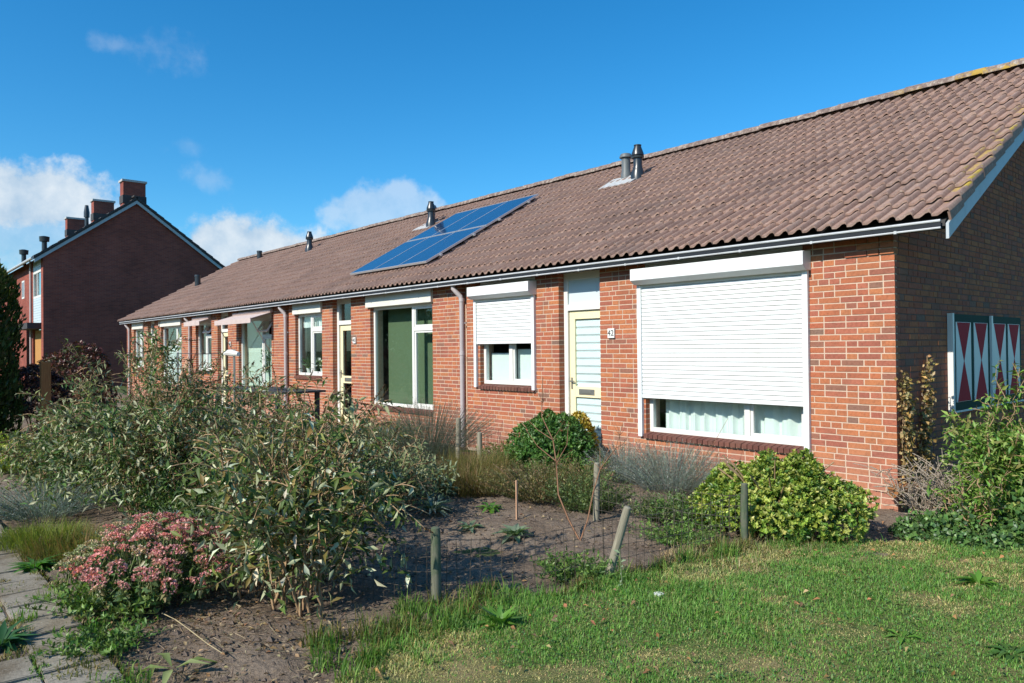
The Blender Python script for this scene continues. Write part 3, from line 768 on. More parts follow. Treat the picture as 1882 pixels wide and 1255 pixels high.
# ---- flues --------------------------------------------------------
def flue(x, y, kind, h, r, label=None):
    z = gz(y) - .02
    if kind == 'cowl': pr = [(r * 1.35, -.1), (r * 1.35, .06), (r * 1.0, .16), (r * .82, .22), (r * .82, h * .60), (r * 1.15, h * .60), (r * 1.2, h * .66), (r * 1.0, h * .67), (r * 1.18, h * .69), (r * 1.15, h * .74), (r * .62, h * .97), (r * .72, h * .975), (r * .72, h), (r * .5, h)]
    elif kind == 'mushroom': pr = [(r * 1.1, -.1), (r * 1.1, .10), (r * .95, .13), (r * .95, h * .8), (r * .7, h * .82), (r * 1.4, h * .82), (r * 1.42, h * .86), (r * 1.1, h * .97), (r * .5, h)]
    else: pr = [(r, -.1), (r, h * .8), (r * 1.15, h * .82), (r * 1.1, h)]
    f = MB()._lathe(pr, (0, 0, 0), 16).build('flue_pipe', M['flue' if kind != 'mushroom' else 'fluegrey'], terr, True, loc=(x, y, z)); tag(f, label)
    b = f.modifiers.new('edge', 'EDGE_SPLIT'); b.split_angle = math.radians(35)
    return f
def flashing(x, y, wd, ln):
    me = MB().box(-wd / 2, wd / 2, -ln * .6, ln * .4, 0, .012)
    q = me.build('flashing', M['lead'], terr); q.matrix_local = Matrix(((1, 0, 0, x), (0, ey.y, ez.y, y), (0, ey.z, ez.z, gz(y)), (0, 0, 0, 1))) @ Matrix.Translation((0, 0, .012))
flue(-6.02, 3.28, 'mushroom', .47, .085, 'stubby grey mushroom topped vent'); flue(-5.62, 3.13, 'cowl', .60, .095, 'tall black flue with conical cowl'); flashing(-5.95, 3.12, .75, .5)
flue(-12.2, 3.25, 'mushroom', .47, .085); flue(-11.95, 3.05, 'cowl', .60, .095); flashing(-12.2, 3.1, .7, .45)
flue(-19.1, 3.35, 'cowl', .62, .10); flue(-24.4, 3.9, 'stub', .3, .09); flue(-25.8, 2.1, 'stub', .42, .10)

# ---- solar panels -------------------------------------------------
names = [['lower left', 'lower middle', 'lower right'], ['upper left', 'upper middle', 'upper right']]
PW, PH = .93, 1.60
for r in range(2):
    for c in range(3):
        xx = -11.10 + c * (PW + .008); vv = (.42 - EY) / math.cos(SA) + r * (PH + .03)
        o = Vector((xx, EY, EZ)) + ey * vv + ez * .10
        e = thing('solar_panel', f'blue solar panel, {names[r][c]} one of the six in the array on the brown roof', 'solar panel', group='solar panels on the roof')
        e.matrix_world = Matrix(((1, 0, 0, o.x), (0, ey.y, ez.y, o.y), (0, ey.z, ez.z, o.z), (0, 0, 0, 1)))
        fr = MB().box(0, .014, 0, PH, -.035, .004).box(PW - .014, PW, 0, PH, -.035, .004).box(.014, PW - .014, 0, .02, -.035, .004).box(.014, PW - .014, PH - .02, PH, -.035, .004)
        fr.build('frame', M['alu'], e); MB().box(.014, PW - .014, .02, PH - .02, -.03, 0).build('cell_sheet', M['solar'], e)
        if c == 2:
            for v in (.35, 1.25): MB().box(PW, PW + .05, v - .02, v + .02, -.055, -.02).build('rail_end', M['alu'], e)

# ================================================================== GROUND
def bump_noise(x, y, seed=0):
    r = np.random.default_rng(seed); z = 0 * x
    for k in range(26):
        f = 2.0 * 1.22 ** k; a = r.uniform(0, 6.28); ph = r.uniform(0, 6.28)
        z = z + np.sin((x * np.cos(a) + y * np.sin(a)) * f + ph) / f ** .72
    return z
def sheet(name, x0, x1, y0, y1, step, zf, mat, keep=None):
    xs = np.arange(x0, x1 + step * .5, step); ys = np.arange(y0, y1 + step * .5, step); X, Y = np.meshgrid(xs, ys, indexing='ij')
    Z = zf(X, Y); V = np.stack([X, Y, Z], -1).reshape(-1, 3); ny = len(ys)
    i, j = np.meshgrid(np.arange(len(xs) - 1), np.arange(ny - 1), indexing='ij'); q = (i * ny + j)
    F = np.stack([q, q + ny, q + ny + 1, q + 1], -1).reshape(-1, 4)
    if keep is not None:
        c = V[F].mean(1); F = F[keep(c[:, 0], c[:, 1])]
    me = bpy.data.meshes.new(name); me.from_pydata(V.tolist(), [], F.tolist()); me.polygons.foreach_set('use_smooth', [True] * len(me.polygons)); me.update()
    return tag(link(name, me, M[mat]), kind='structure')

gm = MB().add([(-700, -700, -.05), (700, -700, -.05), (700, 700, -.05), (-700, 700, -.05)], [(0, 1, 2, 3)])
tag(gm.build('ground', M['ground']), kind='structure')

def lawn_edge(y):
    """x of the left edge of the lawn at depth y"""
    return np.interp(y, [-6.6, -6.35, -5.7, -5.3, -4.7, -3.6, -2.5, -1.9, -1.4, -1.05, -.8], [.1, .0, -.25, -.42, -.58, -.34, -.20, .0, .35, .65, 1.6]) + .05 * np.sin(y * 9) + .03 * np.sin(y * 23 + 1)
def is_lawn(x, y):
    return ((x > lawn_edge(y)) & (y < np.interp(x, [.3, .6, 1.2, 3.0, 6], [-.95, -1.0, -.78, -.6, -.6])) & (y > -6.36)) | (y < -7.6)
soilz = lambda x, y: .022 * bump_noise(x, y, 3) - .012
sheet('garden_soil', -30, -5, -6.36, -.005, .09, soilz, 'soil')
sheet('garden_soil', -5, 3.2, -6.36, -.005, .028, lambda x, y: soilz(x, y) + .005 * bump_noise(x * 5, y * 5, 8), 'soil')
lawnz = lambda x, y: .028 + .010 * bump_noise(x * .6, y * .6, 5)
sheet('lawn', -1.3, 6, -6.36, -.5, .05, lawnz, 'lawnbase', lambda x, y: is_lawn(x, y))
sheet('lawn', -40, 14, -16, -7.62, .5, lambda x, y: lawnz(x, y) - .02, 'lawnbase')

# paved footpath: slabs with open joints in a bed of sandy earth
pb = sheet('path', -30, 8, -7.62, -6.36, .15, lambda x, y: .004 * bump_noise(x, y, 4) - .002, 'soil')
sl = {}
for i in range(40):
    for j in range(4):
        x = -9.6 + i * .306; y = -7.60 + j * .306
        if x > 3.2: continue
        if random.random() < .03: continue
        key = random.randrange(3)
        if key not in sl:
            m_ = MB(); h = .145 + key * .0012
            m_.prism([(-h, -h), (h, -h), (h, h), (-h, h)], 2, -.06, -.004).prism([(-h + .006, -h + .006), (h - .006, -h + .006), (h - .006, h - .006), (-h + .006, h - .006)], 2, -.004, .0)
            me = m_.mesh('slab'); me.materials.append(M['slab']); sl[key] = me
        q = link('slab', sl[key], None, pb, (x + .15, y + .15, .012 + random.uniform(-.006, .006)))
        q.rotation_euler = (random.uniform(-.015, .015), random.uniform(-.015, .015), random.uniform(-.012, .012))

# ---- grass of the lawn ------------------------------------------------
def fbm2(x, y, seed, f0=1.0):
    r = np.random.default_rng(seed); z = 0 * x
    for k in range(16):
        f = f0 * 1.3 ** k; a = r.uniform(0, 6.28); z = z + np.sin((x * np.cos(a) + y * np.sin(a)) * f + r.uniform(0, 6.28)) / f ** .55
    return z
def lawn_grass():
    g = Geo(); n = 340000
    # denser towards the camera
    x = RNG.uniform(-1.25, 3.6, n); y = RNG.uniform(-6.35, -.6, n)
    d = np.hypot(x - CAMP.x, y - CAMP.y); rel = (x - CAMP.x) * CF.x + (y - CAMP.y) * CF.y; sid = ((x - CAMP.x) * CR.x + (y - CAMP.y) * CR.y) / np.maximum(rel, .1)
    dry = fbm2(x, y, 21, 2.0) * 1.15
    k = is_lawn(x, y) & (rel > 2.2) & (np.abs(sid) < .8) & (RNG.random(n) < np.clip(1.15 - np.clip(dry - .9, 0, 2) * .45, .25, 1))
    x, y, dry = x[k], y[k], dry[k]; n = len(x)
    P = np.stack([x, y, lawnz(x, y) - .004], 1)
    edge = np.clip(1 - (x - lawn_edge(y)) / .35, 0, 1)
    tall = np.clip(fbm2(x, y, 33, 2.2), -1, 2)
    H = RNG.uniform(.018, .042, n) * (1 + .35 * tall) * (1 + 1.2 * edge * RNG.random(n)); H = np.clip(H, .012, .16)
    C = cols(n, [(.12, .27, .045), (.15, .31, .05), (.105, .235, .05), (.19, .32, .07), (.23, .31, .095)], .2)
    straw = cols(n, [(.52, .43, .19), (.46, .41, .17), (.40, .38, .15)], .2)
    f = (RNG.random(n) < np.clip(.10 + np.clip(dry - .05, 0, 3) * 1.0, .08, .90))[:, None]
    C = np.where(f, straw, C); H = np.where(f[:, 0], H * .75, H)
    g.blades(P, H, RNG.uniform(.003, .0055, n), C, np.where(f[:, 0], RNG.uniform(.7, 1.45, n), RNG.uniform(.15, 1.0, n)))
    # clover and small broad leaves between the blades
    m = 7000; i = RNG.choice(n, m); P2 = P[i] + np.stack([RNG.normal(0, .01, m), RNG.normal(0, .01, m), RNG.uniform(.008, .03, m)], 1)
    k2 = dry[i] < .5; P2 = P2[k2]; m = len(P2)
    D = rdir(m, .15); g.leaves(P2, D, rdir(m, 2.5), RNG.uniform(.012, .028, m), RNG.uniform(.008, .014, m), cols(m, [(.10, .20, .05), (.08, .17, .06), (.13, .21, .07)], .2))
    o = g.build('lawn_grass', M['blade']); return o
lawn_grass()

def tufts(name, spots, mat='blade'):
    """rough grass and weeds along the edge: list of (x, y, radius, count, height, palette, lean)"""
    g = Geo()
    for x, y, r, n, h, pal, ln in spots:
        a = RNG.uniform(0, 6.28, n); q = r * np.sqrt(RNG.random(n)); P = np.stack([x + q * np.cos(a), y + q * np.sin(a), np.full(n, -.005)], 1)
        g.blades(P, h * RNG.uniform(.45, 1.1, n), RNG.uniform(.004, .008, n), cols(n, pal, .2), RNG.uniform(.1, ln, n))
    return g.build(name, M[mat])
GR = [(.09, .20, .03), (.12, .23, .035), (.08, .16, .03), (.17, .24, .05)]
OLV = [(.13, .135, .03), (.17, .145, .045), (.09, .115, .025), (.22, .17, .07)]
STR = [(.34, .27, .14), (.26, .20, .10), (.40, .33, .19)]
edge_sp = []
for t in np.linspace(0, 1, 46):
    y = -5.6 + t * 4.0; x = float(lawn_edge(np.array(y)))
    edge_sp.append((x + random.uniform(-.16, .08), y + random.uniform(-.1, .1), random.uniform(.06, .14), random.randrange(50, 150), random.uniform(.08, .22), random.choice([GR, GR, OLV]), 1.1))
for _ in range(30): edge_sp.append((random.uniform(-.9, -.35), random.uniform(-5.6, -4.0), .08, 60, random.uniform(.08, .2), random.choice([GR, GR, OLV]), 1.2))
for _ in range(60): edge_sp.append((random.uniform(-.55, .3), random.uniform(-2.9, -1.75), .10, 60, random.uniform(.06, .15), random.choice([OLV, STR, STR, STR]), 1.5))
tag(tufts('rough_grass', edge_sp), kind='stuff')

# litter on the bare earth: straw bits, twigs and dead leaves, and clods
def litter():
    g = Geo(); n = 24000
    x = RNG.uniform(-6, .6, n); y = RNG.uniform(-6.34, -.3, n); k = ~is_lawn(x, y); x, y = x[k], y[k]
    dens = np.where((y < -5.2) & (x > -3), 1.0, .14); k = RNG.random(len(x)) < dens; x, y = x[k], y[k]; n = len(x)
    A = np.stack([x, y, soilz(x, y) + .006], 1); D = rdir(n) * np.array([1, 1, .18]); L = RNG.uniform(.02, .11, (n, 1)) * np.where(RNG.random((n, 1)) < .12, 1.8, 1.0)
    g.segs(A, A + D * L, .0016, .001, cols(n, [(.30, .23, .15), (.20, .14, .09), (.42, .34, .23), (.12, .09, .06)], .2)); 
    m = min(2600, n); i = RNG.choice(n, m); g.leaves(A[i] + RNG.normal(0, .05, (m, 3)) * [1, 1, .03] + [0, 0, .006], rdir(m) * [1, 1, .2], rdir(m, 1.5), RNG.uniform(.02, .05, m), RNG.uniform(.01, .022, m), cols(m, [(.24, .14, .07), (.30, .21, .12), (.15, .10, .06), (.36, .28, .17)], .2), .3)
    return g.build('leaf_litter', M['dry'])
litter()
def clods():
    mb = MB(); r = random.Random(5)
    for _ in range(4200):
        x = r.uniform(-5.5, .2); y = r.uniform(-6.2, -.4)
        if bool(is_lawn(np.array(x), np.array(y))): continue
        s = r.uniform(.006, .022) * (1.9 if r.random() < .12 else 1); z = float(soilz(np.array(x), np.array(y))) + s * .1
        vs = [(x + s * a * r.uniform(.7, 1.3), y + s * b * r.uniform(.7, 1.3), z + s * c * r.uniform(.5, .9)) for a, b, c in ((1, 0, 0), (0, 1, 0), (-1, 0, 0), (0, -1, 0), (0, 0, 1), (0, 0, -1))]
        mb.add(vs, [(0, 1, 4), (1, 2, 4), (2, 3, 4), (3, 0, 4), (1, 0, 5), (2, 1, 5), (3, 2, 5), (0, 3, 5)])
    return tag(mb.build('soil_clods', M['clod']), kind='stuff')
clods()

# ================================================================== PLANTS
def shrub(name, label, cat, base, rad, n, L, W, pal, mat='leaf_gloss', whorl=5, group=None, lump=.16, seed=1, zc=None, rz=0.0, inner=.25, stems=14, weights=None, up=.55, clumps=None):
    """dense rounded shrub: whorls of leaves spread over and inside a lumpy dome"""
    e = thing(name, label, cat, base, rz, group); g = Geo(); rx, ry, h = rad; zc = h * .42 if zc is None else zc
    d = rdir(n, .15); d[:, 2] = np.where(d[:, 2] < -.55, -d[:, 2], d[:, 2])
    r0 = np.random.default_rng(seed); lob = unit(r0.normal(size=(16, 3))); 
    bump = np.max(np.maximum(0, d @ lob.T - .62) / .38, axis=1)
    rr = (1 - lump + lump * 1.6 * bump) * np.where(RNG.random(n) < inner, RNG.uniform(.45, .95, n), RNG.uniform(.92, 1.05, n))
    C = np.stack([d[:, 0] * rx * rr, d[:, 1] * ry * rr, zc + np.where(d[:, 2] > 0, d[:, 2] * (h - zc), d[:, 2] * zc * .95) * rr], 1)
    if clumps:
        q = np.array(clumps); i = RNG.choice(len(q), n, p=(q[:, 2] * q[:, 4]) / (q[:, 2] * q[:, 4]).sum()); hh = q[i, 4]
        C = np.stack([q[i, 0] + d[:, 0] * q[i, 2] * rr, q[i, 1] + d[:, 1] * q[i, 3] * rr, hh * .4 + np.where(d[:, 2] > 0, d[:, 2] * hh * .6, d[:, 2] * hh * .38) * rr], 1)
    ax = unit(d + np.array([0, 0, up]) + RNG.normal(0, .3, (n, 3)))
    tw = cols(n, pal, .14, weights)
    t1 = unit(np.cross(ax, np.array([.3, .2, .93]))); t2 = np.cross(ax, t1)
    for k in range(whorl):
        a = 2 * np.pi * k / whorl + RNG.uniform(-.4, .4, n)
        rad_ = t1 * np.cos(a)[:, None] + t2 * np.sin(a)[:, None]; op = RNG.uniform(.3, 1.0, n)[:, None]
        D = unit(ax * (1 - op * .55) + rad_ * op)
        g.leaves(C - ax * (RNG.random((n, 1)) * L * .7), D, ax * .8 + rad_ * -.2 + RNG.normal(0, .15, (n, 3)), L * RNG.uniform(.7, 1.2, n), W * RNG.uniform(.75, 1.2, n), tw * RNG.uniform(.8, 1.2, (n, 1)))
    g.build('foliage', M[mat], e)
    s = Geo(); 
    for _ in range(stems):
        a = RNG.uniform(0, 6.28); p0 = np.array([.06 * math.cos(a), .06 * math.sin(a), -.02]); p2 = np.array([rx * .7 * math.cos(a), ry * .7 * math.sin(a), h * RNG.uniform(.5, .8)]); p1 = np.array([p2[0] * .3, p2[1] * .3, p2[2] * .6])
        q = [(1 - t) ** 2 * p0 + 2 * t * (1 - t) * p1 + t * t * p2 for t in np.linspace(0, 1, 6)]
        s.segs(np.array(q[:-1]), np.array(q[1:]), .009, .007, np.tile([[.2, .14, .09]], (5, 1)))
    s.build('stem', M['stem'], e, False)
    return e

EUO = [(.22, .30, .045), (.30, .35, .06), (.12, .21, .035), (.42, .43, .12), (.07, .14, .028)]
shrub('euonymus_shrub', 'broad rounded shrub with yellow green leaves under the big shuttered window', 'shrub', (-.40, -1.50, 0), (.70, .60, .84), 7000, .036, .021, EUO, whorl=6, seed=4, weights=[.3, .24, .22, .14, .10], lump=.26, inner=.5, zc=.30, clumps=[(.10, .0, .46, .42, .57), (-.26, -.02, .42, .40, .50), (.44, .10, .34, .36, .44), (-.04, -.26, .52, .30, .38), (-.52, .0, .28, .3, .32), (.22, .05, .18, .2, .64), (-.1, .05, .15, .16, .61), (.36, -.1, .12, .14, .56)])
LAU = [(.055, .135, .025), (.075, .17, .03), (.045, .11, .025), (.11, .20, .045)]
shrub('box_shrub', 'dense glossy dark green shrub in front of the cream door', 'shrub', (-3.92, -.74, 0), (.64, .44, .80), 3600, .048, .022, LAU, whorl=6, seed=8, lump=.2, inner=.35, zc=.32, clumps=[(.08, .02, .46, .36, .70), (-.28, .0, .36, .34, .63), (.36, .05, .30, .30, .54), (.0, -.18, .44, .26, .50), (-.1, 0, .2, .2, .76)])
shrub('spindle_shrub', 'small golden yellow leaved shrub between the green shrub and the cream door', 'shrub', (-3.90, -.20, 0), (.24, .18, .68), 520, .05, .026, [(.48, .33, .03), (.42, .30, .04), (.30, .26, .04), (.55, .42, .10)], whorl=6, seed=9, up=.9)

def grow(e, base_spots, nst, spread, height, leafL, pal, seed, tilt=(0, 0), leaf_mat_='leaf_bud', leaf_w=.26, spikes=True, nbr=(7, 11), brL=(.16, .42), droop=.35, spike_pal=None, stem_r=.010, pair=.042, bare=.22, twigs_mat='stem', under=0.0, barefrac=0.0):
    """arching multi-stemmed shrub: stems, side shoots with leaves in pairs, spent flower spikes at the tips"""
    r = np.random.default_rng(seed); S = Geo(); F = Geo(); K = Geo()
    LP, LD, LN, LL, LC = [], [], [], [], []; tipsP, tipsD = [], []
    for i in range(nst):
        b = base_spots[i % len(base_spots)]; p0 = np.array([b[0] + r.normal(0, .05), b[1] + r.normal(0, .05), -.02])
        a = r.uniform(0, 6.28); q = math.sqrt(r.random()) * spread; hh = height * r.uniform(.62, 1.05) * (1 - .25 * (q / spread) ** 2)
        p2 = p0 + np.array([q * math.cos(a) + tilt[0], q * math.sin(a) + tilt[1], hh]); p1 = p0 + np.array([(p2 - p0)[0] * .22, (p2 - p0)[1] * .22, hh * .72])
        ts = np.linspace(0, 1, 13); pts = np.array([(1 - t) ** 2 * p0 + 2 * t * (1 - t) * p1 + t * t * p2 for t in ts]); pts[1:-1] += r.normal(0, .012, (11, 3))
        rad = stem_r * (1 - .75 * ts) * r.uniform(.8, 1.2)
        S.segs(pts[:-1], pts[1:], rad[:-1], rad[1:], np.tile([[.25, .18, .11]], (12, 1)))
        shoots = [(pts[-4:], 0)]
        for k in range(r.integers(*nbr)):
            t = r.uniform(bare, .97); j = min(int(t * 12), 11); o = pts[j] + (pts[j + 1] - pts[j]) * (t * 12 - j)
            tan = unit(pts[j + 1] - pts[j]); dv = unit(tan * .7 + r.normal(0, .75, 3) + np.array([0, 0, .25])); L = r.uniform(*brL) * (1.15 - .4 * t)
            u = np.linspace(0, 1, 7)[:, None]; sp = o + dv * L * u + np.array([0, 0, -droop]) * L * u ** 2
            S.segs(sp[:-1], sp[1:], .0048, .0026, np.tile([[.22, .17, .09]], (6, 1))); shoots.append((sp, 1))
        for sp, sd in shoots:
            if sd and r.random() < barefrac: tipsP.append(sp[-1]); tipsD.append(unit(sp[-1] - sp[-2])); continue
            seg = np.linalg.norm(np.diff(sp, axis=0), axis=1); tot = seg.sum(); m = max(2, int(tot / pair)); cum = np.concatenate([[0], np.cumsum(seg)])
            for k in range(m):
                s_ = tot * (k + .6) / m; j = min(np.searchsorted(cum, s_) - 1, len(seg) - 1); o = sp[j] + (sp[j + 1] - sp[j]) * ((s_ - cum[j]) / seg[j]); tan = unit(sp[j + 1] - sp[j])
                s1 = unit(np.cross(tan, r.normal(size=3)))
                for sg in (1, -1):
                    if r.random() < .12: continue
                    dd = unit(tan * r.uniform(.1, .8) + s1 * sg + np.array([0, 0, -droop * r.uniform(0, 1.6)]) + r.normal(0, .2, 3))
                    LP.append(o); LD.append(dd); LN.append(unit(tan * .6 + np.array([0, 0, .9]) + r.normal(0, .45, 3))); LL.append(leafL * r.uniform(.55, 1.2) * (1.1 - .45 * (k + 1) / m))
            tipsP.append(sp[-1]); tipsD.append(unit(sp[-1] - sp[-2]))
    LP, LD, LN, LL = map(np.array, (LP, LD, LN, LL)); n = len(LP)
    F.leaves(LP, LD, LN, LL, LL * leaf_w * r.uniform(.8, 1.2, n), cols(n, pal, .2), .28, .16)
    if under:      # low dense foliage at the heart of the bush
        m = int(under); a = r.uniform(0, 6.28, m); q = spread * .8 * np.sqrt(r.random(m)); zz = height * r.uniform(.12, .62, m)
        b = np.array([base_spots[i % len(base_spots)] for i in range(m)]); P = np.stack([b[:, 0] + q * np.cos(a) + tilt[0] * .6, b[:, 1] + q * np.sin(a) + tilt[1] * .6, zz], 1)
        l = leafL * r.uniform(.5, 1.0, m); F.leaves(P, rdir(m, -.1), rdir(m, .8), l, l * leaf_w, cols(m, pal, .2), .25, .16)
    S.build('stem', M[twigs_mat], e, True); F.build('foliage', M[leaf_mat_], e)
    if spikes:
        for p, d in zip(tipsP, tipsD):
            if r.random() < .35: continue
            L = r.uniform(.06, .15); m = 34; u = r.random(m); d2 = unit(d + np.array([0, 0, .3])); 
            P = p + d2 * L * u[:, None]; K.leaves(P, unit(rdir(m) + d2 * .6), rdir(m), .014 * (1.15 - u) + .004, .008, cols(m, spike_pal or [(.085, .05, .03), (.12, .075, .04), (.06, .042, .03), (.16, .11, .06)], .2))
            K.segs(p[None], (p + d2 * L)[None], .003, .001, np.array([[.1, .06, .03]]))
        K.build('spent_flower_spikes', M['dry'], e)
    return e

BUD = [(.075, .115, .026), (.095, .14, .03), (.05, .085, .02), (.14, .16, .04), (.065, .105, .026), (.20, .15, .045), (.08, .125, .03), (.54, .53, .38)]
e = thing('butterfly_bush', 'sprawling grey green butterfly bush with brown spent spikes at the front of the bare bed', 'shrub', (-1.56, -5.40, 0))
grow(e, [(0, 0), (.25, .1), (-.35, -.02), (-.15, .25)], 30, .72, 1.36, .108, BUD, 11, tilt=(-.02, .14), nbr=(9, 14), under=1700, leaf_w=.31, pair=.044, stem_r=.012, barefrac=.14)
BUD2 = [(.06, .115, .028), (.08, .14, .032), (.045, .09, .022), (.12, .155, .04), (.12, .115, .035), (.07, .125, .03), (.075, .13, .03), (.42, .42, .26)]
e = thing('butterfly_bush', 'tall darker butterfly bush behind the pink flowers, left of the paler bush', 'shrub', (-4.95, -5.15, 0))
grow(e, [(0, 0), (.4, .2), (-.4, 0), (.1, -.2)], 60, 1.15, 1.78, .090, BUD2, 12, tilt=(0, .05), nbr=(9, 14), under=5200, pair=.04, leaf_w=.30, barefrac=.12)
e = thing('butterfly_bush', 'leafy olive green butterfly bush between the tall dark one and the house wall', 'shrub', (-3.35, -4.55, 0))
grow(e, [(0, 0), (.3, .1), (-.3, .2)], 48, .92, 1.36, .09, BUD, 13, nbr=(8, 12), under=4200, barefrac=.15, leaf_w=.30)
e = thing('butterfly_bush', 'low bushy plant with pale leaves beside the bare earth, behind the front butterfly bush', 'shrub', (-3.75, -3.25, 0))
grow(e, [(0, 0), (.25, .1), (-.3, .1)], 24, .62, .70, .09, [(.15, .19, .08), (.19, .22, .11), (.11, .15, .06)], 14, nbr=(6, 10), under=2600, leaf_w=.30)

e = thing('butterfly_bush', 'lower dark butterfly bush with drooping shoots at the far left beside the path', 'shrub', (-6.35, -5.55, 0))
grow(e, [(0, 0), (.25, .1), (-.3, .05), (.05, -.15)], 34, .85, 1.12, .085, BUD2, 15, nbr=(8, 12), under=3600, leaf_w=.29, barefrac=.15, droop=.5)

# ---- sedum clump with its flower heads ----------------------------
e = thing('sedum_clump', 'wide clump of pink flowering stonecrop at the edge of the path', 'plant', (-2.34, -5.90, 0))
hd = []
for v in range(5):
    g = Geo(); m = 46; a = RNG.uniform(0, 6.28, m); q = np.sqrt(RNG.random(m)); P = np.stack([.042 * q * np.cos(a), .042 * q * np.sin(a), .016 * (1 - q ** 2) + RNG.normal(0, .002, m)], 1)
    D = unit(P * np.array([1, 1, .2]) / .042 + np.array([0, 0, .9]) + RNG.normal(0, .3, (m, 3)))
    pal = [[(.66, .31, .29), (.58, .25, .26), (.72, .40, .35)], [(.66, .28, .26), (.62, .24, .23)], [(.64, .40, .31), (.58, .44, .30)], [(.42, .38, .20), (.46, .34, .22)], [(.36, .38, .19), (.40, .36, .22)]][v]
    C = cols(m, pal, .2)
    for k in range(2): g.leaves(P, unit(D + RNG.normal(0, .5, (m, 3))), rdir(m, 1), .014, .012, C)
    g.segs(np.array([[0, 0, -.09]]), np.array([[0, 0, .012]]), .003, .003, np.array([[.16, .2, .08]]))
    me = g.mesh('flower_head'); me.materials.append(M['petal']); hd.append(me)
g = Geo()
cnt = 0
while cnt < 175:
    a = random.uniform(0, 6.28); q = math.sqrt(random.random()); x = q * math.cos(a); y = q * math.sin(a)
    z = .45 * (1 - .55 * q ** 2) + random.uniform(-.04, .04)
    fr = (-x * .6 - y * .9 + random.gauss(0, .4))        # towards the path the heads are still green
    v = 0 if fr < .1 else 1 if fr < .3 else 2 if fr < .55 else 3 if fr < .85 else 4
    o = link('flower_head', hd[v], None, e, (x * .66, y * .52, z)); s = random.uniform(.75, 1.3); o.scale = (s, s, s * random.uniform(.8, 1.1)); o.rotation_euler = (random.gauss(0, .25) - y * .3, random.gauss(0, .25) + x * .3, random.uniform(0, 6))
    b = np.array([[x * .42, y * .33, 0]]); t = np.array([[x * .66, y * .52, z - .02]])
    g.segs(b, t, .005, .004, np.array([[.15, .2, .08]]))
    m = 15; u = RNG.uniform(.15, .92, m)[:, None]; P = b + (t - b) * u; g.leaves(P, rdir(m, .15), rdir(m, 1.2), RNG.uniform(.035, .065, m), RNG.uniform(.022, .034, m), cols(m, [(.12, .19, .075), (.09, .16, .06), (.17, .21, .09), (.20, .17, .08)], .18), .2, .1)
    cnt += 1
g.build('foliage', M['leaf_gloss'], e)

# ---- lavender, grasses and small bushy plants ---------------------
def spray(name, label, cat, base, n, rad, h, pal, spread=.9, width=.004, leafy=14, leafL=.022, spike=None, mat='leaf', group=None, stiff=1.0, seg=.0016):
    """clump of thin upright shoots set with small narrow leaves"""
    e = thing(name, label, cat, base, 0, group); g = Geo(); a = RNG.uniform(0, 6.28, n); q = np.sqrt(RNG.random(n))
    P0 = np.stack([rad * .55 * q * np.cos(a), rad * .55 * q * np.sin(a), 0 * a - .01], 1); hh = h * RNG.uniform(.55, 1.08, n) * (1 - .35 * q ** 2)
    P2 = P0 + np.stack([rad * spread * q * np.cos(a) + RNG.normal(0, .03, n), rad * spread * q * np.sin(a) + RNG.normal(0, .03, n), hh], 1); P1 = P0 * .6 + P2 * .4 + np.array([0, 0, 1]) * (hh * .22 * stiff)[:, None]
    bz = lambda t: (1 - t) ** 2 * P0 + 2 * t * (1 - t) * P1 + t * t * P2
    C = cols(n, pal, .18); ts = [0, .35, .7, 1.0]
    for t0, t1 in zip(ts[:-1], ts[1:]): g.segs(bz(t0), bz(t1), seg, seg * .8, C * .9)
    for k in range(leafy):
        t = RNG.uniform(.1, 1.0, (n, 1)); P = (1 - t) ** 2 * P0 + 2 * t * (1 - t) * P1 + t * t * P2
        g.leaves(P, rdir(n, .75), rdir(n, .3), leafL * RNG.uniform(.6, 1.3, n), width, C * RNG.uniform(.75, 1.25, (n, 1)))
    g.build('foliage', M[mat], e)
    if spike:
        s = Geo()
        for k in range(12):
            t = RNG.uniform(.93, 1.06, (n, 1)); P = bz(np.minimum(t, 1.0)) + (P2 - P1) * (t - 1).clip(0); i = RNG.random(n) < .45
            s.leaves(P[i], rdir(int(i.sum()), .5), rdir(int(i.sum())), .010, .006, cols(int(i.sum()), spike, .2))
        s.build('seed_heads', M['dry'], e)
    return e
LAV = [(.24, .29, .26), (.30, .35, .31), (.19, .23, .21), (.36, .39, .34)]
LSP = [(.10, .08, .075), (.15, .12, .11), (.20, .17, .14)]
spray('lavender', 'grey lavender clump with dark seed heads under the big shuttered window', 'plant', (-2.15, -.62, 0), 650, .50, .52, LAV, spike=LSP)
spray('lavender', 'smaller grey lavender clump against the brick pier right of the cream door', 'plant', (-2.85, -.55, 0), 420, .36, .48, LAV, spike=LSP)
spray('lavender', 'large blue grey bushy clump beside the downpipe left of the old fence posts', 'plant', (-6.05, -1.15, 0), 900, .72, .85, [(.10, .145, .11), (.13, .17, .13), (.085, .115, .08)], spike=[(.30, .20, .13), (.22, .15, .10)])
spray('lavender', 'low silvery clump at the foot of the tall dark bush by the path', 'plant', (-5.55, -6.02, 0), 520, .50, .34, [(.20, .27, .25), (.15, .21, .19), (.25, .30, .26)])
OL2 = [(.14, .135, .035), (.19, .15, .05), (.10, .12, .03), (.24, .17, .07)]
def grass_clump(name, label, base, n, rad, h, pal, ln=1.0, w=.005):
    e = thing(name, label, 'plant', base); g = Geo(); a = RNG.uniform(0, 6.28, n); q = np.sqrt(RNG.random(n)) * rad
    P = np.stack([q * np.cos(a), q * np.sin(a), 0 * a - .01], 1); g.blades(P, h * RNG.uniform(.5, 1.1, n), RNG.uniform(.6, 1.3, n) * w, cols(n, pal, .2), RNG.uniform(.15, ln, n), a + RNG.normal(0, .8, n))
    g.build('blades', M['blade'], e); return e
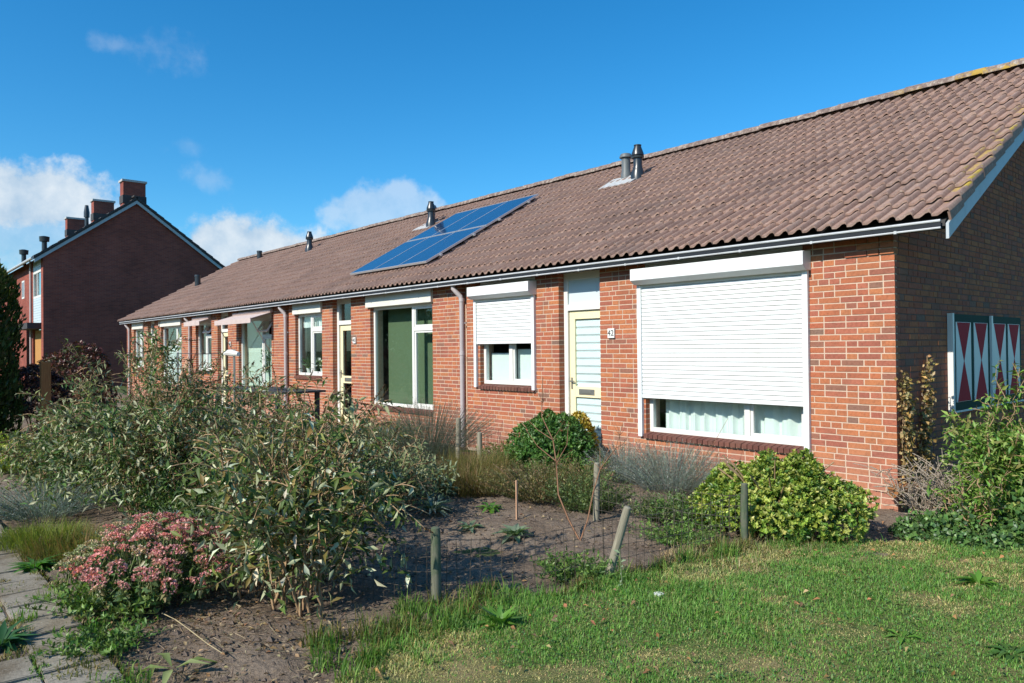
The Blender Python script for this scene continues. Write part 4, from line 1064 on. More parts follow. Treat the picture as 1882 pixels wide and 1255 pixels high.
grass_clump('grass_clump', 'olive and straw coloured grass clump in front of the two old fence posts', (-4.25, -1.75, 0), 2600, .46, .42, OL2, 1.2)
grass_clump('grass_clump', 'brownish feathery grass clump nearest the bare earth left of the green shrub', (-3.65, -2.25, 0), 2000, .38, .36, [(.17, .13, .05), (.13, .13, .035), (.24, .16, .08)], 1.3)
grass_clump('grass_clump', 'tall seeding grass in front of the dark green window', (-6.9, -1.9, 0), 1700, .55, .62, [(.14, .14, .05), (.22, .17, .08), (.10, .12, .04)], .9)
grass_clump('grass_clump', 'rusty green cushion of fine grass beside the path left of the pink flowers', (-3.75, -6.02, 0), 3200, .42, .22, [(.17, .17, .03), (.22, .14, .045), (.12, .15, .03)], 1.4, .004)
grass_clump('grass_clump', 'yellow green cushion of fine leaves at the left edge of the path', (-4.35, -6.22, 0), 2200, .34, .20, [(.20, .23, .03), (.14, .18, .03)], 1.4, .004)
spray('herb_bush', 'brownish green bushy herb behind the bare twiggy sapling', 'plant', (-2.75, -1.95, 0), 520, .52, .42, [(.13, .13, .045), (.17, .15, .06), (.10, .12, .04), (.22, .15, .075)], width=.011, leafy=14, leafL=.026)
spray('herb_bush', 'leafy green herb against the middle fence post', 'plant', (-2.05, -2.05, 0), 240, .34, .38, [(.11, .16, .05), (.15, .19, .07), (.09, .13, .045)], width=.014, leafy=14, leafL=.03)
spray('herb_bush', 'loose weedy herb in front of the grey lavender', 'plant', (-1.25, -1.75, 0), 240, .34, .26, [(.13, .19, .07), (.18, .21, .09), (.09, .14, .05)], width=.016, leafy=12, leafL=.035)
spray('herb_bush', 'bright yellow green low bush at the foot of the dark conifer', 'plant', (-9.1, -5.7, 0), 420, .62, .5, [(.30, .34, .03), (.24, .32, .04), (.36, .36, .06)], width=.02, leafy=14, leafL=.045)

def rosette(name, label, base, n, L, W, pal, tiltz=.5, group=None, mat='leaf', stem=0.0):
    e = thing(name, label, 'plant', base, random.uniform(0, 6), group); g = Geo(); a = np.linspace(0, 6.28 * 2.6, n) + RNG.normal(0, .2, n); t = np.linspace(.15, 1.25, n)
    D = np.stack([np.cos(a), np.sin(a), tiltz * t ** 1.2], 1); P = np.stack([.01 * np.cos(a), .01 * np.sin(a), np.full(n, .01)], 1)
    g.leaves(P, D, np.stack([-np.cos(a) * .5, -np.sin(a) * .5, np.ones(n)], 1), L * RNG.uniform(.7, 1.1, n), W * RNG.uniform(.8, 1.2, n), cols(n, pal, .15), .35, .12)
    if stem:
        g.segs(np.array([[0, 0, 0.]]), np.array([[.02, .01, stem]]), .004, .003, np.array([[.22, .27, .15]])); m = 9; u = np.linspace(.25, 1, m); P = np.stack([.02 * u, .01 * u, stem * u], 1)
        g.leaves(P, rdir(m, .3), rdir(m, 1), .05, .02, cols(m, [(.25, .32, .2)], .1))
    g.build('leaves', M[mat], e, False); return e
GG = [(.16, .22, .12), (.20, .26, .15), (.13, .19, .10)]
GB = [(.10, .22, .03), (.13, .26, .04), (.08, .18, .03)]
rosette('mullein_rosette', 'pale grey green leaf rosette on the bare earth, largest and nearest the thin stake', (-1.80, -3.22, 0), 18, .17, .07, GG, .9)
rosette('mullein_rosette', 'small pale leaf rosette on the bare earth left of the larger one', (-2.25, -3.34, 0), 12, .13, .05, GG, .7)
rosette('green_weed', 'bright green low weed at the back edge of the bare earth', (-2.72, -2.72, 0), 16, .15, .05, GB, .6)
rosette('dandelion', 'big tuft of upright light green dock leaves at the lawn edge below the green post', (-.28, -4.66, .01), 24, .17, .042, GB, 2.0)
rosette('dandelion', 'green broad leaved weed standing in the lawn at the right side', (1.27, -1.95, .03), 16, .17, .045, GB, .7)
rosette('dandelion', 'flat star shaped weed low in the lawn centre right', (1.30, -3.22, .03), 14, .12, .03, GB, .35)
rosette('dandelion', 'small green weed in the grass beside the right fence post', (.25, -2.15, .02), 14, .14, .03, GB, .6)
rosette('dandelion', 'flat leafy weed near the lower right corner of the lawn', (1.75, -3.05, .03), 16, .15, .035, [(.07, .15, .03), (.09, .17, .035)], .35)
rosette('dark_weed', 'dark green leafy tuft growing between the path slabs', (-1.92, -6.78, 0), 34, .17, .04, [(.035, .10, .035), (.05, .13, .045)], .8)
rosette('dark_weed', 'bright green leafy tuft beside the path left of the stonecrop', (-3.45, -6.40, 0), 30, .17, .045, [(.08, .20, .035), (.06, .15, .03)], .8)
rosette('mullein_stalk', 'pale leafy stalk standing in front of the leaning post', (-.20, -3.70, 0), 8, .09, .03, GG, .5, stem=.3)
rosette('wide_leaf_weed', 'single long pale green leaves lying on the soil at the bottom edge', (-.98, -6.18, 0), 5, .24, .045, [(.20, .26, .08), (.26, .30, .12)], .35)
rosette('silver_plant', 'silvery strap leaved plant at the edge of the bare earth behind the butterfly bush', (-3.05, -3.18, 0), 46, .26, .035, [(.22, .27, .2), (.28, .32, .25), (.15, .2, .13)], 1.0)
tf = []
for x, y, r, n, h in ((-2.25, -6.62, .06, 70, .10), (-1.30, -6.50, .16, 260, .07), (-2.0, -6.95, .2, 200, .06), (-1.7, -6.72, .1, 90, .05), (-3.0, -6.55, .12, 70, .05), (-2.6, -6.45, .1, 80, .09), (-1.0, -6.42, .15, 120, .08)): tf.append((x, y, r, n, h, OLV if h < .08 else GR, 1.3))
for _ in range(150): tf.append((random.uniform(-5, -.8), random.choice([-6.36, -6.68, -6.99]) + random.gauss(0, .03), .05, random.randrange(14, 50), random.uniform(.025, .07), random.choice([OLV, GR, STR]), 1.4))
tufts('path_weeds', tf)

for lab, xy, rz, pts in (('long straw coloured stalk lying on the bare soil at the bottom, bent near its tip', (-1.72, -6.02, .03), .0, [(0, 0, .02), (.2, .015, .032), (.42, .02, .035), (.66, .035, .025), (.80, .06, .012)]),
                         ('short curled pale stalk on the soil beside the stonecrop', (-1.65, -5.62, .02), -.5, [(0, 0, .01), (.12, .05, .03), (.25, .02, .02)])):
    e = thing('dry_stalk', lab, 'stalk', xy, rz); g = Geo(); p = np.array(pts, float)
    g.segs(p[:-1], p[1:], .0036, .0024, np.tile([[.46, .37, .22]], (len(p) - 1, 1)))
    if 'pair' in lab: p = p * [1, .6, .8] + [.03, -.06, 0]; g.segs(p[:-1], p[1:], .004, .003, np.tile([[.42, .34, .2]], (len(p) - 1, 1)))
    o = g.build('stalk', M['dry'], e)
spray('herb_bush', 'low leafy green weeds filling the foot of the stonecrop beside the path', 'plant', (-2.15, -6.20, 0), 150, .32, .20, [(.13, .21, .05), (.17, .25, .07), (.10, .16, .04)], width=.02, leafy=10, leafL=.04)
spray('herb_bush', 'bluish feathery low plant behind the stonecrop at the foot of the butterfly bushes', 'plant', (-3.3, -5.25, 0), 420, .55, .34, [(.14, .20, .14), (.19, .25, .17), (.11, .16, .10)], width=.007, leafy=14, leafL=.03)
spray('herb_bush', 'dark green undergrowth between the two tall butterfly bushes', 'plant', (-4.2, -4.9, 0), 420, .6, .5, [(.08, .14, .04), (.11, .17, .05), (.06, .10, .03)], width=.02, leafy=14, leafL=.05)

WD = [(.12, .21, .05), (.16, .25, .06), (.09, .16, .04)]
for lab, xy, n, r_, h_ in (('loose green weeds at the left foot of the yellow green shrub', (-1.05, -1.75), 150, .30, .24), ('low green weeds between the leaning post and the yellow green shrub', (-.75, -2.35), 110, .30, .15),
                           ('mixed green and brown herbs between the box shrub and the grey lavender', (-3.15, -1.15), 220, .40, .34), ('dry brownish herbs at the foot of the wall left of the box shrub', (-4.7, -.7), 200, .36, .36),
                           ('green weeds under the dark green window', (-7.6, -.9), 240, .5, .5), ('small weeds at the path edge below the stonecrop', (-1.55, -6.38), 90, .22, .12), ('weeds at the foot of the leaning post', (-.60, -3.70), 110, .24, .18)):
    spray('herb_bush', lab, 'plant', (*xy, 0), n, r_, h_, WD if 'brown' not in lab else WD + [(.22, .16, .08), (.18, .14, .06)], width=.015, leafy=12, leafL=.034)
g = Geo(); m = 420; x = RNG.uniform(-.3, 3.2, m); y = RNG.uniform(-6.0, -1.0, m); k = is_lawn(x, y); x, y = x[k], y[k]; m = len(x)
g.leaves(np.stack([x, y, lawnz(x, y) + .03], 1), rdir(m) * [1, 1, .3], rdir(m, 1.5), RNG.uniform(.02, .05, m), RNG.uniform(.012, .026, m), cols(m, [(.30, .17, .07), (.36, .25, .12), (.42, .20, .09), (.20, .13, .07)], .2), .35)
g.build('fallen_leaves', M['dry'])

# ---- bare twiggy sapling in the bed --------------------------------
e = thing('bare_sapling', 'leafless two stemmed sapling with thin reddish twigs in the bare earth', 'sapling', (-1.36, -2.88, 0)); g = Geo()
def poly(pts, r0, r1, g=g, c=(.25, .17, .11)):
    p = np.array(pts, float); n = len(p) - 1; rr = np.linspace(r0, r1, n + 1); g.segs(p[:-1], p[1:], rr[:-1], rr[1:], np.tile([c], (n, 1)))
poly([(0, 0, -.02), (-.15, .02, .13), (-.28, .03, .32), (-.31, .04, .58), (-.36, .05, .78), (-.48, .03, .98), (-.46, .03, 1.32)], .011, .004)
poly([(-.31, .04, .58), (-.22, .08, .75), (-.20, .08, .95)], .006, .002); poly([(-.36, .05, .78), (-.50, .0, .86), (-.62, -.04, .97)], .005, .002); poly([(-.31, .04, .60), (-.48, -.02, .72), (-.60, -.05, .86)], .006, .002)
poly([(0, 0, -.02), (.06, .03, .16), (.10, .06, .40), (.14, .10, .58), (.26, .16, .76), (.30, .2, .95)], .009, .003); poly([(.14, .10, .58), (.12, .12, .75)], .004, .002)
poly([(.26, .16, .76), (.34, .16, .8), (.42, .15, .9)], .003, .0015)
for _ in range(26):
    b = random.choice([(-.31, .04, .58), (-.36, .05, .78), (-.46, .03, 1.1), (.14, .10, .58), (.28, .18, .86)]); d = rdir(1, .9)[0] * random.uniform(.10, .26); poly([b, np.array(b) + d * .5 + RNG.normal(0, .01, 3), np.array(b) + d], .0028, .0012, c=(.24, .12, .07))
g.build('stem', M['stem_red'], e, False)
e = thing('bare_twig', 'single long reddish shoot leaning up against the wall under the big shuttered window', 'twig', (-1.95, -.55, 0)); g = Geo()
poly([(0, 0, 0), (.12, .03, .30), (.26, .10, .55), (.36, .2, .80)], .005, .002, g, (.28, .12, .08)); g.build('stem', M['stem_red'], e, False)

# ---- posts and wire fence ------------------------------------------
def post_mb(h, r, taper=.95, n=12, seed=0):
    mb = MB(); rr = random.Random(seed); prof = [(r, -.15), (r * 1.02, .02), (r * rr.uniform(.96, 1.02), h * .4), (r * taper, h * .93), (r * taper * .92, h - .006), (r * taper * .6, h)]
    return mb._lathe(prof, (0, 0, 0), n)
fence = thing('wire_fence', 'low rusty wire mesh fence on short wooden posts round the bare bed', 'fence')
FP = [((-.80, -4.72), .50, .031, 'postgreen', (0, 0), 'green mossy post nearest the butterfly bush'), ((-.46, -3.56), .54, .029, 'post', (.10, .17), 'grey post leaning to the right'),
      ((-.31, -2.12), .50, .028, 'postgreen', (0, .01), 'upright post in front of the yellow green shrub'), ((-1.66, -2.36), .54, .030, 'post', (.01, .015), 'tall grey post at the back of the bed')]
for i, (xy, h, r, mt, tl, lb) in enumerate(FP):
    p = post_mb(h, r, seed=i).build('post', M[mt], fence, True, loc=(*xy, 0)); p.rotation_euler = (-tl[1] * .6, tl[0] + tl[1], 0); tag(p, lb)
wm = Geo(); path_ = [(-1.35, -5.0), (-.80, -4.72), (-.46, -3.56), (-.31, -2.02), (-1.0, -2.2), (-1.66, -2.36)]
for (x0, y0), (x1, y1) in zip(path_[:-1], path_[1:]):
    L = math.hypot(x1 - x0, y1 - y0); n = int(L / .075); A = []; B = []
    dx, dy = (x1 - x0) / L, (y1 - y0) / L
    for i in range(n + 1):
        t = i / n; wob = random.gauss(0, .006); A.append((x0 + (x1 - x0) * t - dy * .03, y0 + (y1 - y0) * t + dx * .03, 0)); B.append((x0 + (x1 - x0) * t + dx * wob - dy * .03, y0 + (y1 - y0) * t + dy * wob + dx * .03, .42 - .04 * math.sin(math.pi * t)))
    wm.segs(np.array(A), np.array(B), .0023, .0023, np.tile([[.1, .08, .06]], (n + 1, 1)))
    for k in range(5):
        z = .03 + k * .095; pts = np.array([(x0 + (x1 - x0) * t - dy * .03, y0 + (y1 - y0) * t + dx * .03, z * (1 - .1 * math.sin(math.pi * t)) + random.gauss(0, .003)) for t in np.linspace(0, 1, 9)])
        wm.segs(pts[:-1], pts[1:], .0023, .0023, np.tile([[.1, .08, .06]], (8, 1)))
wm.build('wire_mesh', M['wire'], fence)
for nm, lab, xy, h, r, mt, tl in (('wooden_post', 'weathered split post left of the pair beside the downpipe', (-5.38, -1.12), .62, .035, 'post', .03), ('wooden_post', 'weathered short post right of the pair beside the downpipe', (-5.02, -1.02), .44, .035, 'post', 0)):
    p = post_mb(h, r, 1.0, seed=9).build(nm, M[mt], None, True, loc=(*xy, 0)); p.rotation_euler = (0, tl, 0); tag(p, lab, 'post', 'old posts beside the downpipe')
p = MB().box(-.008, .008, -.008, .008, -.05, .36).build('garden_stake', M['plank'], None, loc=(-2.24, -2.80, 0)); tag(p, 'thin pale square stake in the soil at the back of the bare earth', 'stake')
p = MB()._lathe([(.012, -.02), (.03, .02), (.034, .05), (.02, .055)], (0, 0, 0), 10).build('plant_marker', M['white'], None, True, loc=(.02, -3.62, .0)); tag(p, 'small white topped peg in the rough grass near the leaning post', 'peg')
p = MB()._lathe([(.055, 0), (.055, .42)], (0, 0, 0), 14).build('clay_pipe', M['brownwood'], None, True, loc=(.02, -.16, .215)); p.rotation_euler = (-math.pi / 2, 0, -.12); tag(p, 'short round terracotta coloured log lying at the foot of the house corner', 'log')
p = MB().box(-.10, .10, -.05, .05, 0, .06).build('loose_brick', M['brick'], None, bevel=.006, loc=(.98, -.72, .03)); p.rotation_euler = (.05, .04, .6); tag(p, 'loose orange brick lying at the foot of the ivy', 'brick')

# ---- right border against the gable --------------------------------
SHR = [(.14, .26, .045), (.19, .31, .06), (.10, .20, .035), (.26, .34, .09), (.22, .22, .07)]
e = thing('leafy_shrub', 'tall fresh green leafy shrub in front of the painted shutters', 'shrub', (1.00, -.18, 0))
grow(e, [(0, 0), (.2, .25), (-.1, -.15), (.35, .1)], 38, .46, 1.42, .085, SHR, 31, leaf_mat_='leaf', leaf_w=.36, spikes=False, nbr=(7, 11), brL=(.10, .24), droop=.1, pair=.03, bare=.2, under=7500, stem_r=.006)
e = thing('leafy_shrub', 'upright green shrub with reddish shoots at the right edge of the picture', 'shrub', (1.62, .10, 0))
grow(e, [(0, 0), (.2, .2), (-.1, .25), (.4, .1)], 30, .46, 1.50, .085, SHR + [(.24, .13, .07)], 32, leaf_mat_='leaf', leaf_w=.36, spikes=False, nbr=(6, 9), brL=(.10, .24), droop=.1, pair=.03, bare=.3, stem_r=.010, twigs_mat='stem_grey', under=2600)
e = thing('leafy_shrub', 'slender single shoot of pale leaves rising before the shutters', 'shrub', (.90, -.50, 0))
grow(e, [(0, 0)], 2, .04, 1.30, .06, [(.17, .23, .06), (.21, .27, .08)], 33, leaf_mat_='leaf', leaf_w=.45, spikes=False, nbr=(10, 12), brL=(.05, .08), droop=0, pair=.02, bare=.3)
e = thing('dry_bush', 'tangle of dry grey brown twigs at the foot of the house corner', 'shrub', (.50, -.42, 0))
grow(e, [(0, 0), (.15, .1), (-.12, .05)], 70, .42, .62, .03, [(.25, .19, .12), (.32, .25, .17), (.12, .16, .05)], 34, leaf_mat_='dry', spikes=False, nbr=(6, 9), brL=(.10, .26), droop=.1, pair=.12, bare=.1, stem_r=.004, twigs_mat='stem_grey')
def ground_ivy(label, base, rx, ry, h, n, pal, L=.04):
    e = thing('ivy_patch', label, 'plant', base); g = Geo(); a = RNG.uniform(0, 6.28, n); q = np.sqrt(RNG.random(n)); x = q * np.cos(a); y = q * np.sin(a)
    P = np.stack([x * rx, y * ry, h * (1 - q ** 2 * .8) * RNG.uniform(.25, 1.0, n) * (1 + .3 * np.sin(x * 7) * np.cos(y * 6))], 1)
    g.leaves(P, rdir(n, .1) , rdir(n, .6) + np.array([.1, -.5, .3]), L * RNG.uniform(.6, 1.25, n), L * .85 * RNG.uniform(.7, 1.2, n), cols(n, pal, .18), .2, .1)
    g.build('foliage', M['leaf_gloss'], e); return e
IVY = [(.07, .14, .04), (.09, .18, .045), (.13, .22, .06), (.05, .10, .035)]
ground_ivy('low dark ivy spreading over the ground before the dry twigs', (.75, -.80, 0), .48, .30, .26, 2400, IVY)
ground_ivy('deep green ivy mound at the right edge of the lawn', (1.45, -.52, 0), .62, .36, .48, 4200, IVY, .05)
e = thing('border_weed', 'bright green leafy weed with yellowing stalks between ivy and dry twigs', 'plant', (.86, -.72, 0))
grow(e, [(0, 0), (.12, .02), (-.12, .03)], 16, .25, .62, .075, [(.12, .22, .03), (.16, .26, .045), (.09, .17, .03)], 35, leaf_mat_='leaf', leaf_w=.34, spikes=False, nbr=(4, 7), brL=(.08, .16), droop=.2, pair=.03)
# climber on the gable beside the corner
e = thing('climbing_plant', 'thin climber with yellowed leaves on the shaded gable wall beside the corner', 'climber', (.0, .35, 0)); g = Geo(); s = Geo()
for y0, y1, z1, n in ((-.28, -.26, 1.28, 300), (-.20, -.14, 1.15, 170), (.20, .32, 1.46, 340), (.05, .22, .9, 220)):
    t = np.linspace(0, 1, 14); p = np.stack([.03 + 0 * t, y0 + (y1 - y0) * t + .03 * np.sin(t * 9), z1 * t], 1); s = Geo(); s.segs(p[:-1], p[1:], .006, .004, np.tile([[.2, .14, .09]], (13, 1))); s.build('stem', M['stem'], e, False)
    u = RNG.random(n) ** .8; P = np.stack([.025 + np.abs(RNG.normal(0, .035, n)), y0 + (y1 - y0) * u + RNG.normal(0, .055, n), z1 * u + RNG.normal(0, .03, n)], 1)
    g.leaves(P, rdir(n, -.4), rdir(n) + np.array([.6, -.7, .2]), RNG.uniform(.03, .055, n), RNG.uniform(.022, .04, n), cols(n, [(.46, .31, .11), (.36, .22, .08), (.52, .40, .2), (.2, .16, .06), (.12, .08, .04)], .2))
g.build('foliage', M['leaf'], e)

# ---- left side: conifer, dark shrubs, posts, far garden things ------
def conifer(label, base, r, h, n, seed):
    e = thing('conifer', label, 'tree', base); g = Geo(); r0 = np.random.default_rng(seed)
    z = r0.random(n) ** .9 * h; a = r0.uniform(0, 6.28, n); prof = np.interp(z / h, [0, .15, .55, .85, .96, 1.0], [.88, 1.0, .98, .90, .70, .25])
    rr = r * prof * (1 + .10 * np.sin(a * 5 + z * 3) + .07 * np.sin(a * 11 - z * 7)) * np.where(r0.random(n) < .3, r0.uniform(.6, .95, n), r0.uniform(.93, 1.05, n))
    P = np.stack([rr * np.cos(a), rr * np.sin(a), z], 1); D = np.stack([np.cos(a) * .5, np.sin(a) * .5, np.full(n, 1.0)], 1) + r0.normal(0, .28, (n, 3))
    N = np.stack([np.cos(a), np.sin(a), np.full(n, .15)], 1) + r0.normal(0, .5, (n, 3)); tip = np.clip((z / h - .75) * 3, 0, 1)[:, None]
    C = cols(n, [(.03, .062, .014), (.042, .078, .018), (.025, .05, .014)], .2) * (1 - tip) + cols(n, [(.16, .19, .03), (.12, .16, .025)], .2) * tip  # sunlight on the crown top is painted in as a lighter yellow green
    g.leaves(P, D, N, r0.uniform(.08, .16, n), r0.uniform(.03, .06, n), C, .1)
    g.build('crown', M['leaf'], e); MB().tube([(0, 0, -.1), (0, 0, h * .8)], [r * .14, r * .03], 8).build('trunk', M['trunk'], e); return e
conifer('dark clipped conifer at the left edge with a sunlit yellow green top', (-12.95, -6.12, 0), .82, 3.2, 16000, 41)
conifer('second dark conifer standing just behind the one at the left edge', (-13.9, -6.5, 0), .9, 3.3, 9000, 42)
shrub('purple_shrub', 'dark purple leaved shrub between the conifer and the brown wooden post', 'shrub', (-14.9, -4.75, 0), (.75, .6, 1.25), 1000, .07, .04, [(.05, .02, .025), (.07, .03, .03), (.03, .02, .02)], whorl=5, seed=44)
shrub('purple_shrub', 'reddish brown shrub behind the brown wooden post in front of the tall gable', 'shrub', (-16.3, -3.7, 0), (1.1, .8, 1.72), 1300, .08, .045, [(.11, .035, .03), (.08, .03, .03), (.14, .06, .04), (.06, .06, .03)], whorl=5, seed=45)
p = MB().box(-.075, .075, -.075, .075, -.1, 1.42).build('wooden_post', M['brownwood'], None, bevel=.008, loc=(-12.2, -4.95, 0)); tag(p, 'square orange brown wooden post beside the dark shrubs on the left', 'post')
e = thing('washing_line', 'thin line stretched between two poles with a white bundle at its right end', 'washing line', (-9.6, -3.2, 0))
MB().tube([(-1.12, 0, -.1), (-1.12, 0, 1.56)], .018, 8).build('pole', M['metal'], e); MB().tube([(1.25, .1, -.1), (1.25, .1, 1.60)], .018, 8).build('pole', M['metal'], e)
MB().tube([(-1.12, 0, 1.545), (0, .05, 1.53), (1.25, .1, 1.545)], .007, 6).build('line', M['black'], e)
MB().tube([(.92, .07, 1.53), (1.05, .08, 1.55), (1.2, .09, 1.545), (1.42, .1, 1.53)], [.02, .045, .05, .03], 8).build('rolled_cloth', M['white'], e, True)
for i, (dx, ln, lb) in enumerate(((0, 1.55, 'bare pinkish wooden plank leaning against the wall, left of the pair'), (.32, 1.45, 'bare pinkish wooden plank leaning against the wall, right of the pair'))):
    p = MB().box(-.045, .045, -.012, .012, 0, ln).build('wooden_plank', M['plank'], None, loc=(-20.15 + dx, -.62, 0)); p.rotation_euler = (-.36, .10 - .14 * i, 0); tag(p, lb, 'plank', 'planks leaning on the wall')
e = thing('garden_table', 'long dark table standing between the bushes and the middle houses', 'table', (-9.0, -2.35, 0), .05)
for i in range(5): MB().box(-1.25, 1.25, -.40 + i * .162, -.40 + i * .162 + .15, .92, .95).build('table_board', M['dark'], e)
for x in (-1.1, 1.1):
    for y in (-.33, .33): MB().box(x - .03, x + .03, y - .03, y + .03, 0, .92).build('leg', M['dark'], e)
# plants standing in the windows
def pot_plant(label, loc, pal, kind):
    e = thing('potted_plant', label, 'plant', loc); m = 60 if kind != 'orchid' else 24; g = Geo()
    if kind == 'hang':
        P = np.stack([RNG.normal(0, .07, m * 3), RNG.normal(0, .05, m * 3), -RNG.random(m * 3) * .55], 1); g.leaves(P, rdir(m * 3, -.6), rdir(m * 3), .06, .045, cols(m * 3, pal, .2))
    else:
        D = rdir(m, .9); g.leaves(np.tile([[0, 0, .12]], (m, 1)) + D * RNG.uniform(.02, .2, (m, 1)), D, rdir(m, .5), .16, .03, cols(m, pal, .2))
        if kind == 'orchid':
            P = np.stack([RNG.normal(0, .16, 40), RNG.normal(0, .04, 40), .16 + RNG.random(40) * .2], 1); g.leaves(P, rdir(40), rdir(40) + np.array([0, -1, 0]), .07, .06, cols(40, [(.8, .78, .76)], .05))
    g.build('foliage', M['leaf'], e); MB()._lathe([(.05, 0), (.075, .13), (.065, .13)], (0, 0, 0 if kind != 'hang' else -.05), 12).build('pot', M['white'], e, True)
pot_plant('trailing green plant hanging behind the wide pale green window', (-14.95, .16, 1.62), [(.05, .10, .03), (.07, .13, .04)], 'hang')
pot_plant('white flowering plant on the sill of the narrow window of the second house', (-11.95, .19, 1.05), [(.05, .1, .04), (.08, .13, .05)], 'orchid')
pot_plant('green spiky plant on the sill of the narrow window of the second house', (-12.62, .19, 1.05), [(.07, .12, .06), (.10, .15, .08)], 'spiky')

# ================================================================== TALL HOUSE ON THE LEFT
def textured_brick():
    m, t, out = new_mat('far_brick')
    g = t.add('ShaderNodeNewGeometry'); s = t.add('ShaderNodeSeparateXYZ', ins={0: g.outputs['Position']}).outputs
    v = t.add('ShaderNodeCombineXYZ', ins={0: t.math('ADD', s[0], s[1]), 1: s[2], 2: 0.0}).outputs[0]
    b = t.add('ShaderNodeTexBrick', ins={'Vector': v, 'Color1': (.31, .080, .055, 1), 'Color2': (.21, .056, .045, 1), 'Mortar': (.24, .12, .095, 1), 'Scale': 1.0, 'Mortar Size': .006, 'Brick Width': .22, 'Row Height': .0625, 'Bias': -.1})
    n = t.noise(g.outputs['Position'], .9, 6, .6); c = t.mix(1.0, b.outputs[0], t.ramp(n, [(.3, .78), (.7, 1.15)]), 'MULTIPLY')
    p = t.add('ShaderNodeBsdfPrincipled', ins={'Base Color': c, 'Roughness': .9, 'Specular IOR Level': .15})
    bm = t.add('ShaderNodeBump', ins={'Strength': .4, 'Distance': .01, 'Height': b.outputs['Fac']}); bm.invert = True; t.l.new(bm.outputs[0], p.inputs['Normal'])
    t.l.new(p.outputs[0], out.inputs[0]); return m
M['farbrick'] = textured_brick()
M['cladding'] = simple('pale_blue_boards', (.50, .58, .62), .5, var=.06)
M['slate'] = simple('dark_roof_tiles', (.055, .05, .05), .8, var=.3, scale=8)
th = thing('tall_house', 'two storey dark brick row house with three chimneys behind the bungalows', 'house', (-36, 0, 0))
L_ = -24.0; Y0, Y1, EZ2, AZ2, YM = -1.27, 6.45, 5.95, 8.86, 2.59
w_ = MB().prism([(Y0, -.1), (Y1, -.1), (Y1, EZ2), (YM, AZ2), (Y0, EZ2)], 0, -.25, 0)
for a, b, z0, z1 in ((L_, -4.6, -.1, EZ2), (-4.6, -3.1, 2.9, EZ2), (-3.1, -.25, -.1, .0), (-.55, -.25, -.1, EZ2), (-3.1, -2.7, -.1, EZ2)): w_.box(a, b, Y0, Y0 + .25, z0, z1)
w_.box(L_, -.25, Y1 - .25, Y1, -.1, EZ2); tw_ = w_.build('wall', M['farbrick'], th)
# bay of boards, window, door on the sunny front
b_ = MB()
for i in range(10): b_.box(-2.7, -.55, Y0 + .02, Y0 + .06, 2.95 + i * .117, 2.95 + i * .117 + .108)
for i in range(5): b_.box(-2.7, -.55, Y0 + .02, Y0 + .06, 5.40 + i * .117, 5.40 + i * .117 + .108)
bo = b_.build('cladding_boards', M['cladding'], th); tag(bo, kind='stuff')
wf = frame_mb(-2.7, -.55, 4.12, 5.38, Y0 + .02, .10, .08); wf.box(-1.7, -1.6, Y0 + .02, Y0 + .10, 4.22, 5.28); win = wf.build('window', M['white'], th); pane(win, -2.6, -.65, 4.22, 5.28, Y0 + .06)
MB().box(-2.7, -.55, Y0 + .6, Y0 + .62, 4.1, 5.4).build('curtain', M['curtain'], win)
MB().box(-3.6, -.45, Y0 - .55, Y0 + .1, 2.66, 2.93).build('canopy', M['slate'], th)
d_ = MB()
for i in range(7): d_.box(-2.65 + i * .29, -2.65 + i * .29 + .28, Y0 + .08, Y0 + .13, 0, 2.62)
d_.build('garage_door', M['doorwood'], th)
win2 = frame_mb(-5.9, -5.1, 4.3, 5.2, Y0 - .01, .08, .05).build('window', M['white'], th); pane(win2, -5.82, -5.18, 4.38, 5.12, Y0 - .003)
MB().tube([(-3.0, Y0 - .05, 0), (-3.0, Y0 - .05, EZ2)], .05, 8).build('downpipe', M['pvc'], th)
r2 = MB().prism([(Y0 - .35, EZ2 - .20), (Y0 - .35, EZ2 - .08), (YM, AZ2 + .12), (Y1 + .35, EZ2 - .08), (Y1 + .35, EZ2 - .20), (YM, AZ2)], 0, L_, .16).build('roof', M['slate'], th)
# stepped verge tiles
vt_ = MB(); sl2 = (AZ2 + .12 - EZ2 + .08) / (YM - Y0 + .35)
for sd in (0, 1):
    for i in range(13):
        ya = Y0 - .38 + i * .335; yb = ya + .35; za = EZ2 - .08 + sl2 * (ya - Y0 + .35); zb = za + sl2 * .35
        if sd: ya, yb = 2 * YM - ya, 2 * YM - yb
        vt_.prism([(ya, za - .05), (ya, za + .055), (yb, zb + .02), (yb, zb - .05)], 0, -.3, .19)
tag(vt_.build('verge_tiles', M['slate'], r2), kind='stuff')
for a, b in ((Y0 - .35, YM), (Y1 + .35, YM)): MB().prism([(a, EZ2 - .36), (a, EZ2 - .15), (b, AZ2 + .06), (b, AZ2 - .16)], 0, .10, .14).build('barge_board', M['barge'], th)
MB().tube([(L_, Y0 - .42, EZ2 - .16), (.1, Y0 - .42, EZ2 - .16)], .06, 8).build('gutter', M['zinc'], th, True)
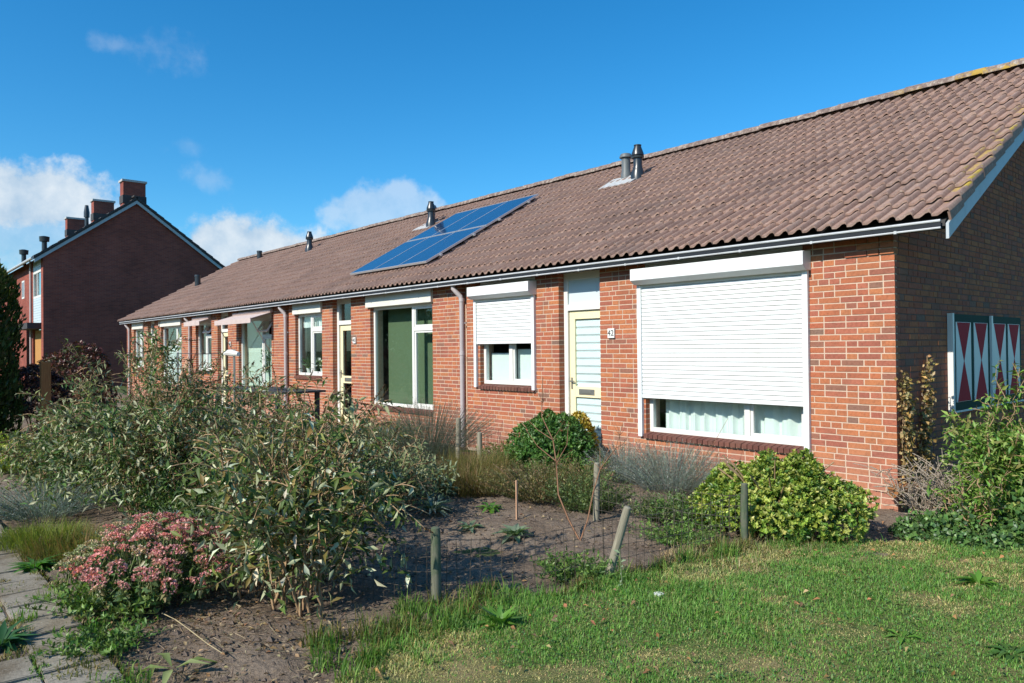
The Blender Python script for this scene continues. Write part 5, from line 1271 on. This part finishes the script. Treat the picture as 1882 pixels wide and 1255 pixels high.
for i, x in enumerate((-.6, -6.7, -13.7)):
    c = MB().box(x - .3, x + .3, 2.1, 3.1, AZ2 - .6, 9.80).build('chimney', M['farbrick'], r2); MB().box(x - .35, x + .35, 2.04, 3.16, 9.80, 9.90).build('chimney_cap', M['lead'], r2)
    MB().box(x - .33, x + .33, 2.07, 3.13, AZ2 - .1, AZ2 + .28).build('lead_skirt', M['slate'], r2)
for x, y, h in ((-8.6, 2.2, 0), (-9.0, .2, .8), (-16.0, .2, .8)):
    z = EZ2 - .08 + sl2 * (y - Y0 + .35)
    if not h: MB()._lathe([(.10, -.3), (.10, .5), (.15, .52), (.15, .8), (.09, 1.2)], (x, y, z), 10).build('roof_vent', M['flue'], r2, True); continue
    MB()._lathe([(.13, -.2), (.13, h * .6), (.24, h * .62), (.26, h * .95), (.1, h)], (x, y, z), 10).build('roof_vent', M['flue'], r2, True)

# ---- trees across the green behind the photographer, which the panes mirror
def tree(label, base, h, r, n, seed):
    e = thing('tree', label, 'tree', base); r0 = np.random.default_rng(seed); g = Geo(); c = unit(r0.normal(size=(14, 3))) * np.array([r * .7, r * .7, h * .42]) + np.array([0, 0, h * .5])
    i = r0.integers(0, 14, n); P = c[i] + unit(r0.normal(size=(n, 3))) * (r * .42 * r0.random((n, 1)) ** .4); g.leaves(P, rdir(n), rdir(n, .5), .34, .22, cols(n, [(.05, .09, .025), (.07, .11, .03), (.04, .07, .02)], .2))
    g.build('crown', M['leaf'], e); t = MB().tube([(0, 0, -.2), (.1, 0, h * .3), (0, .1, h * .6)], [r * .09, r * .07, r * .03], 8)
    for k in range(6): t.tube([(0, 0, h * .35), tuple(c[k])], [r * .04, .02], 6)
    t.build('trunk', M['trunk'], e); return e
for i, (x, y, h) in enumerate(((-22, -27, 8), (-29, -25, 9), (-36, -29, 8.5), (-16, -30, 8), (-44, -26, 9), (-52, -30, 9), (-10, -31, 7.5), (-3, -33, 8), (5, -31, 8))): e = tree('broad leafy tree on the far side of the green behind the photographer', (x, y, 0), h, 5.0, 7000, 60 + i); e['group'] = 'trees across the green'
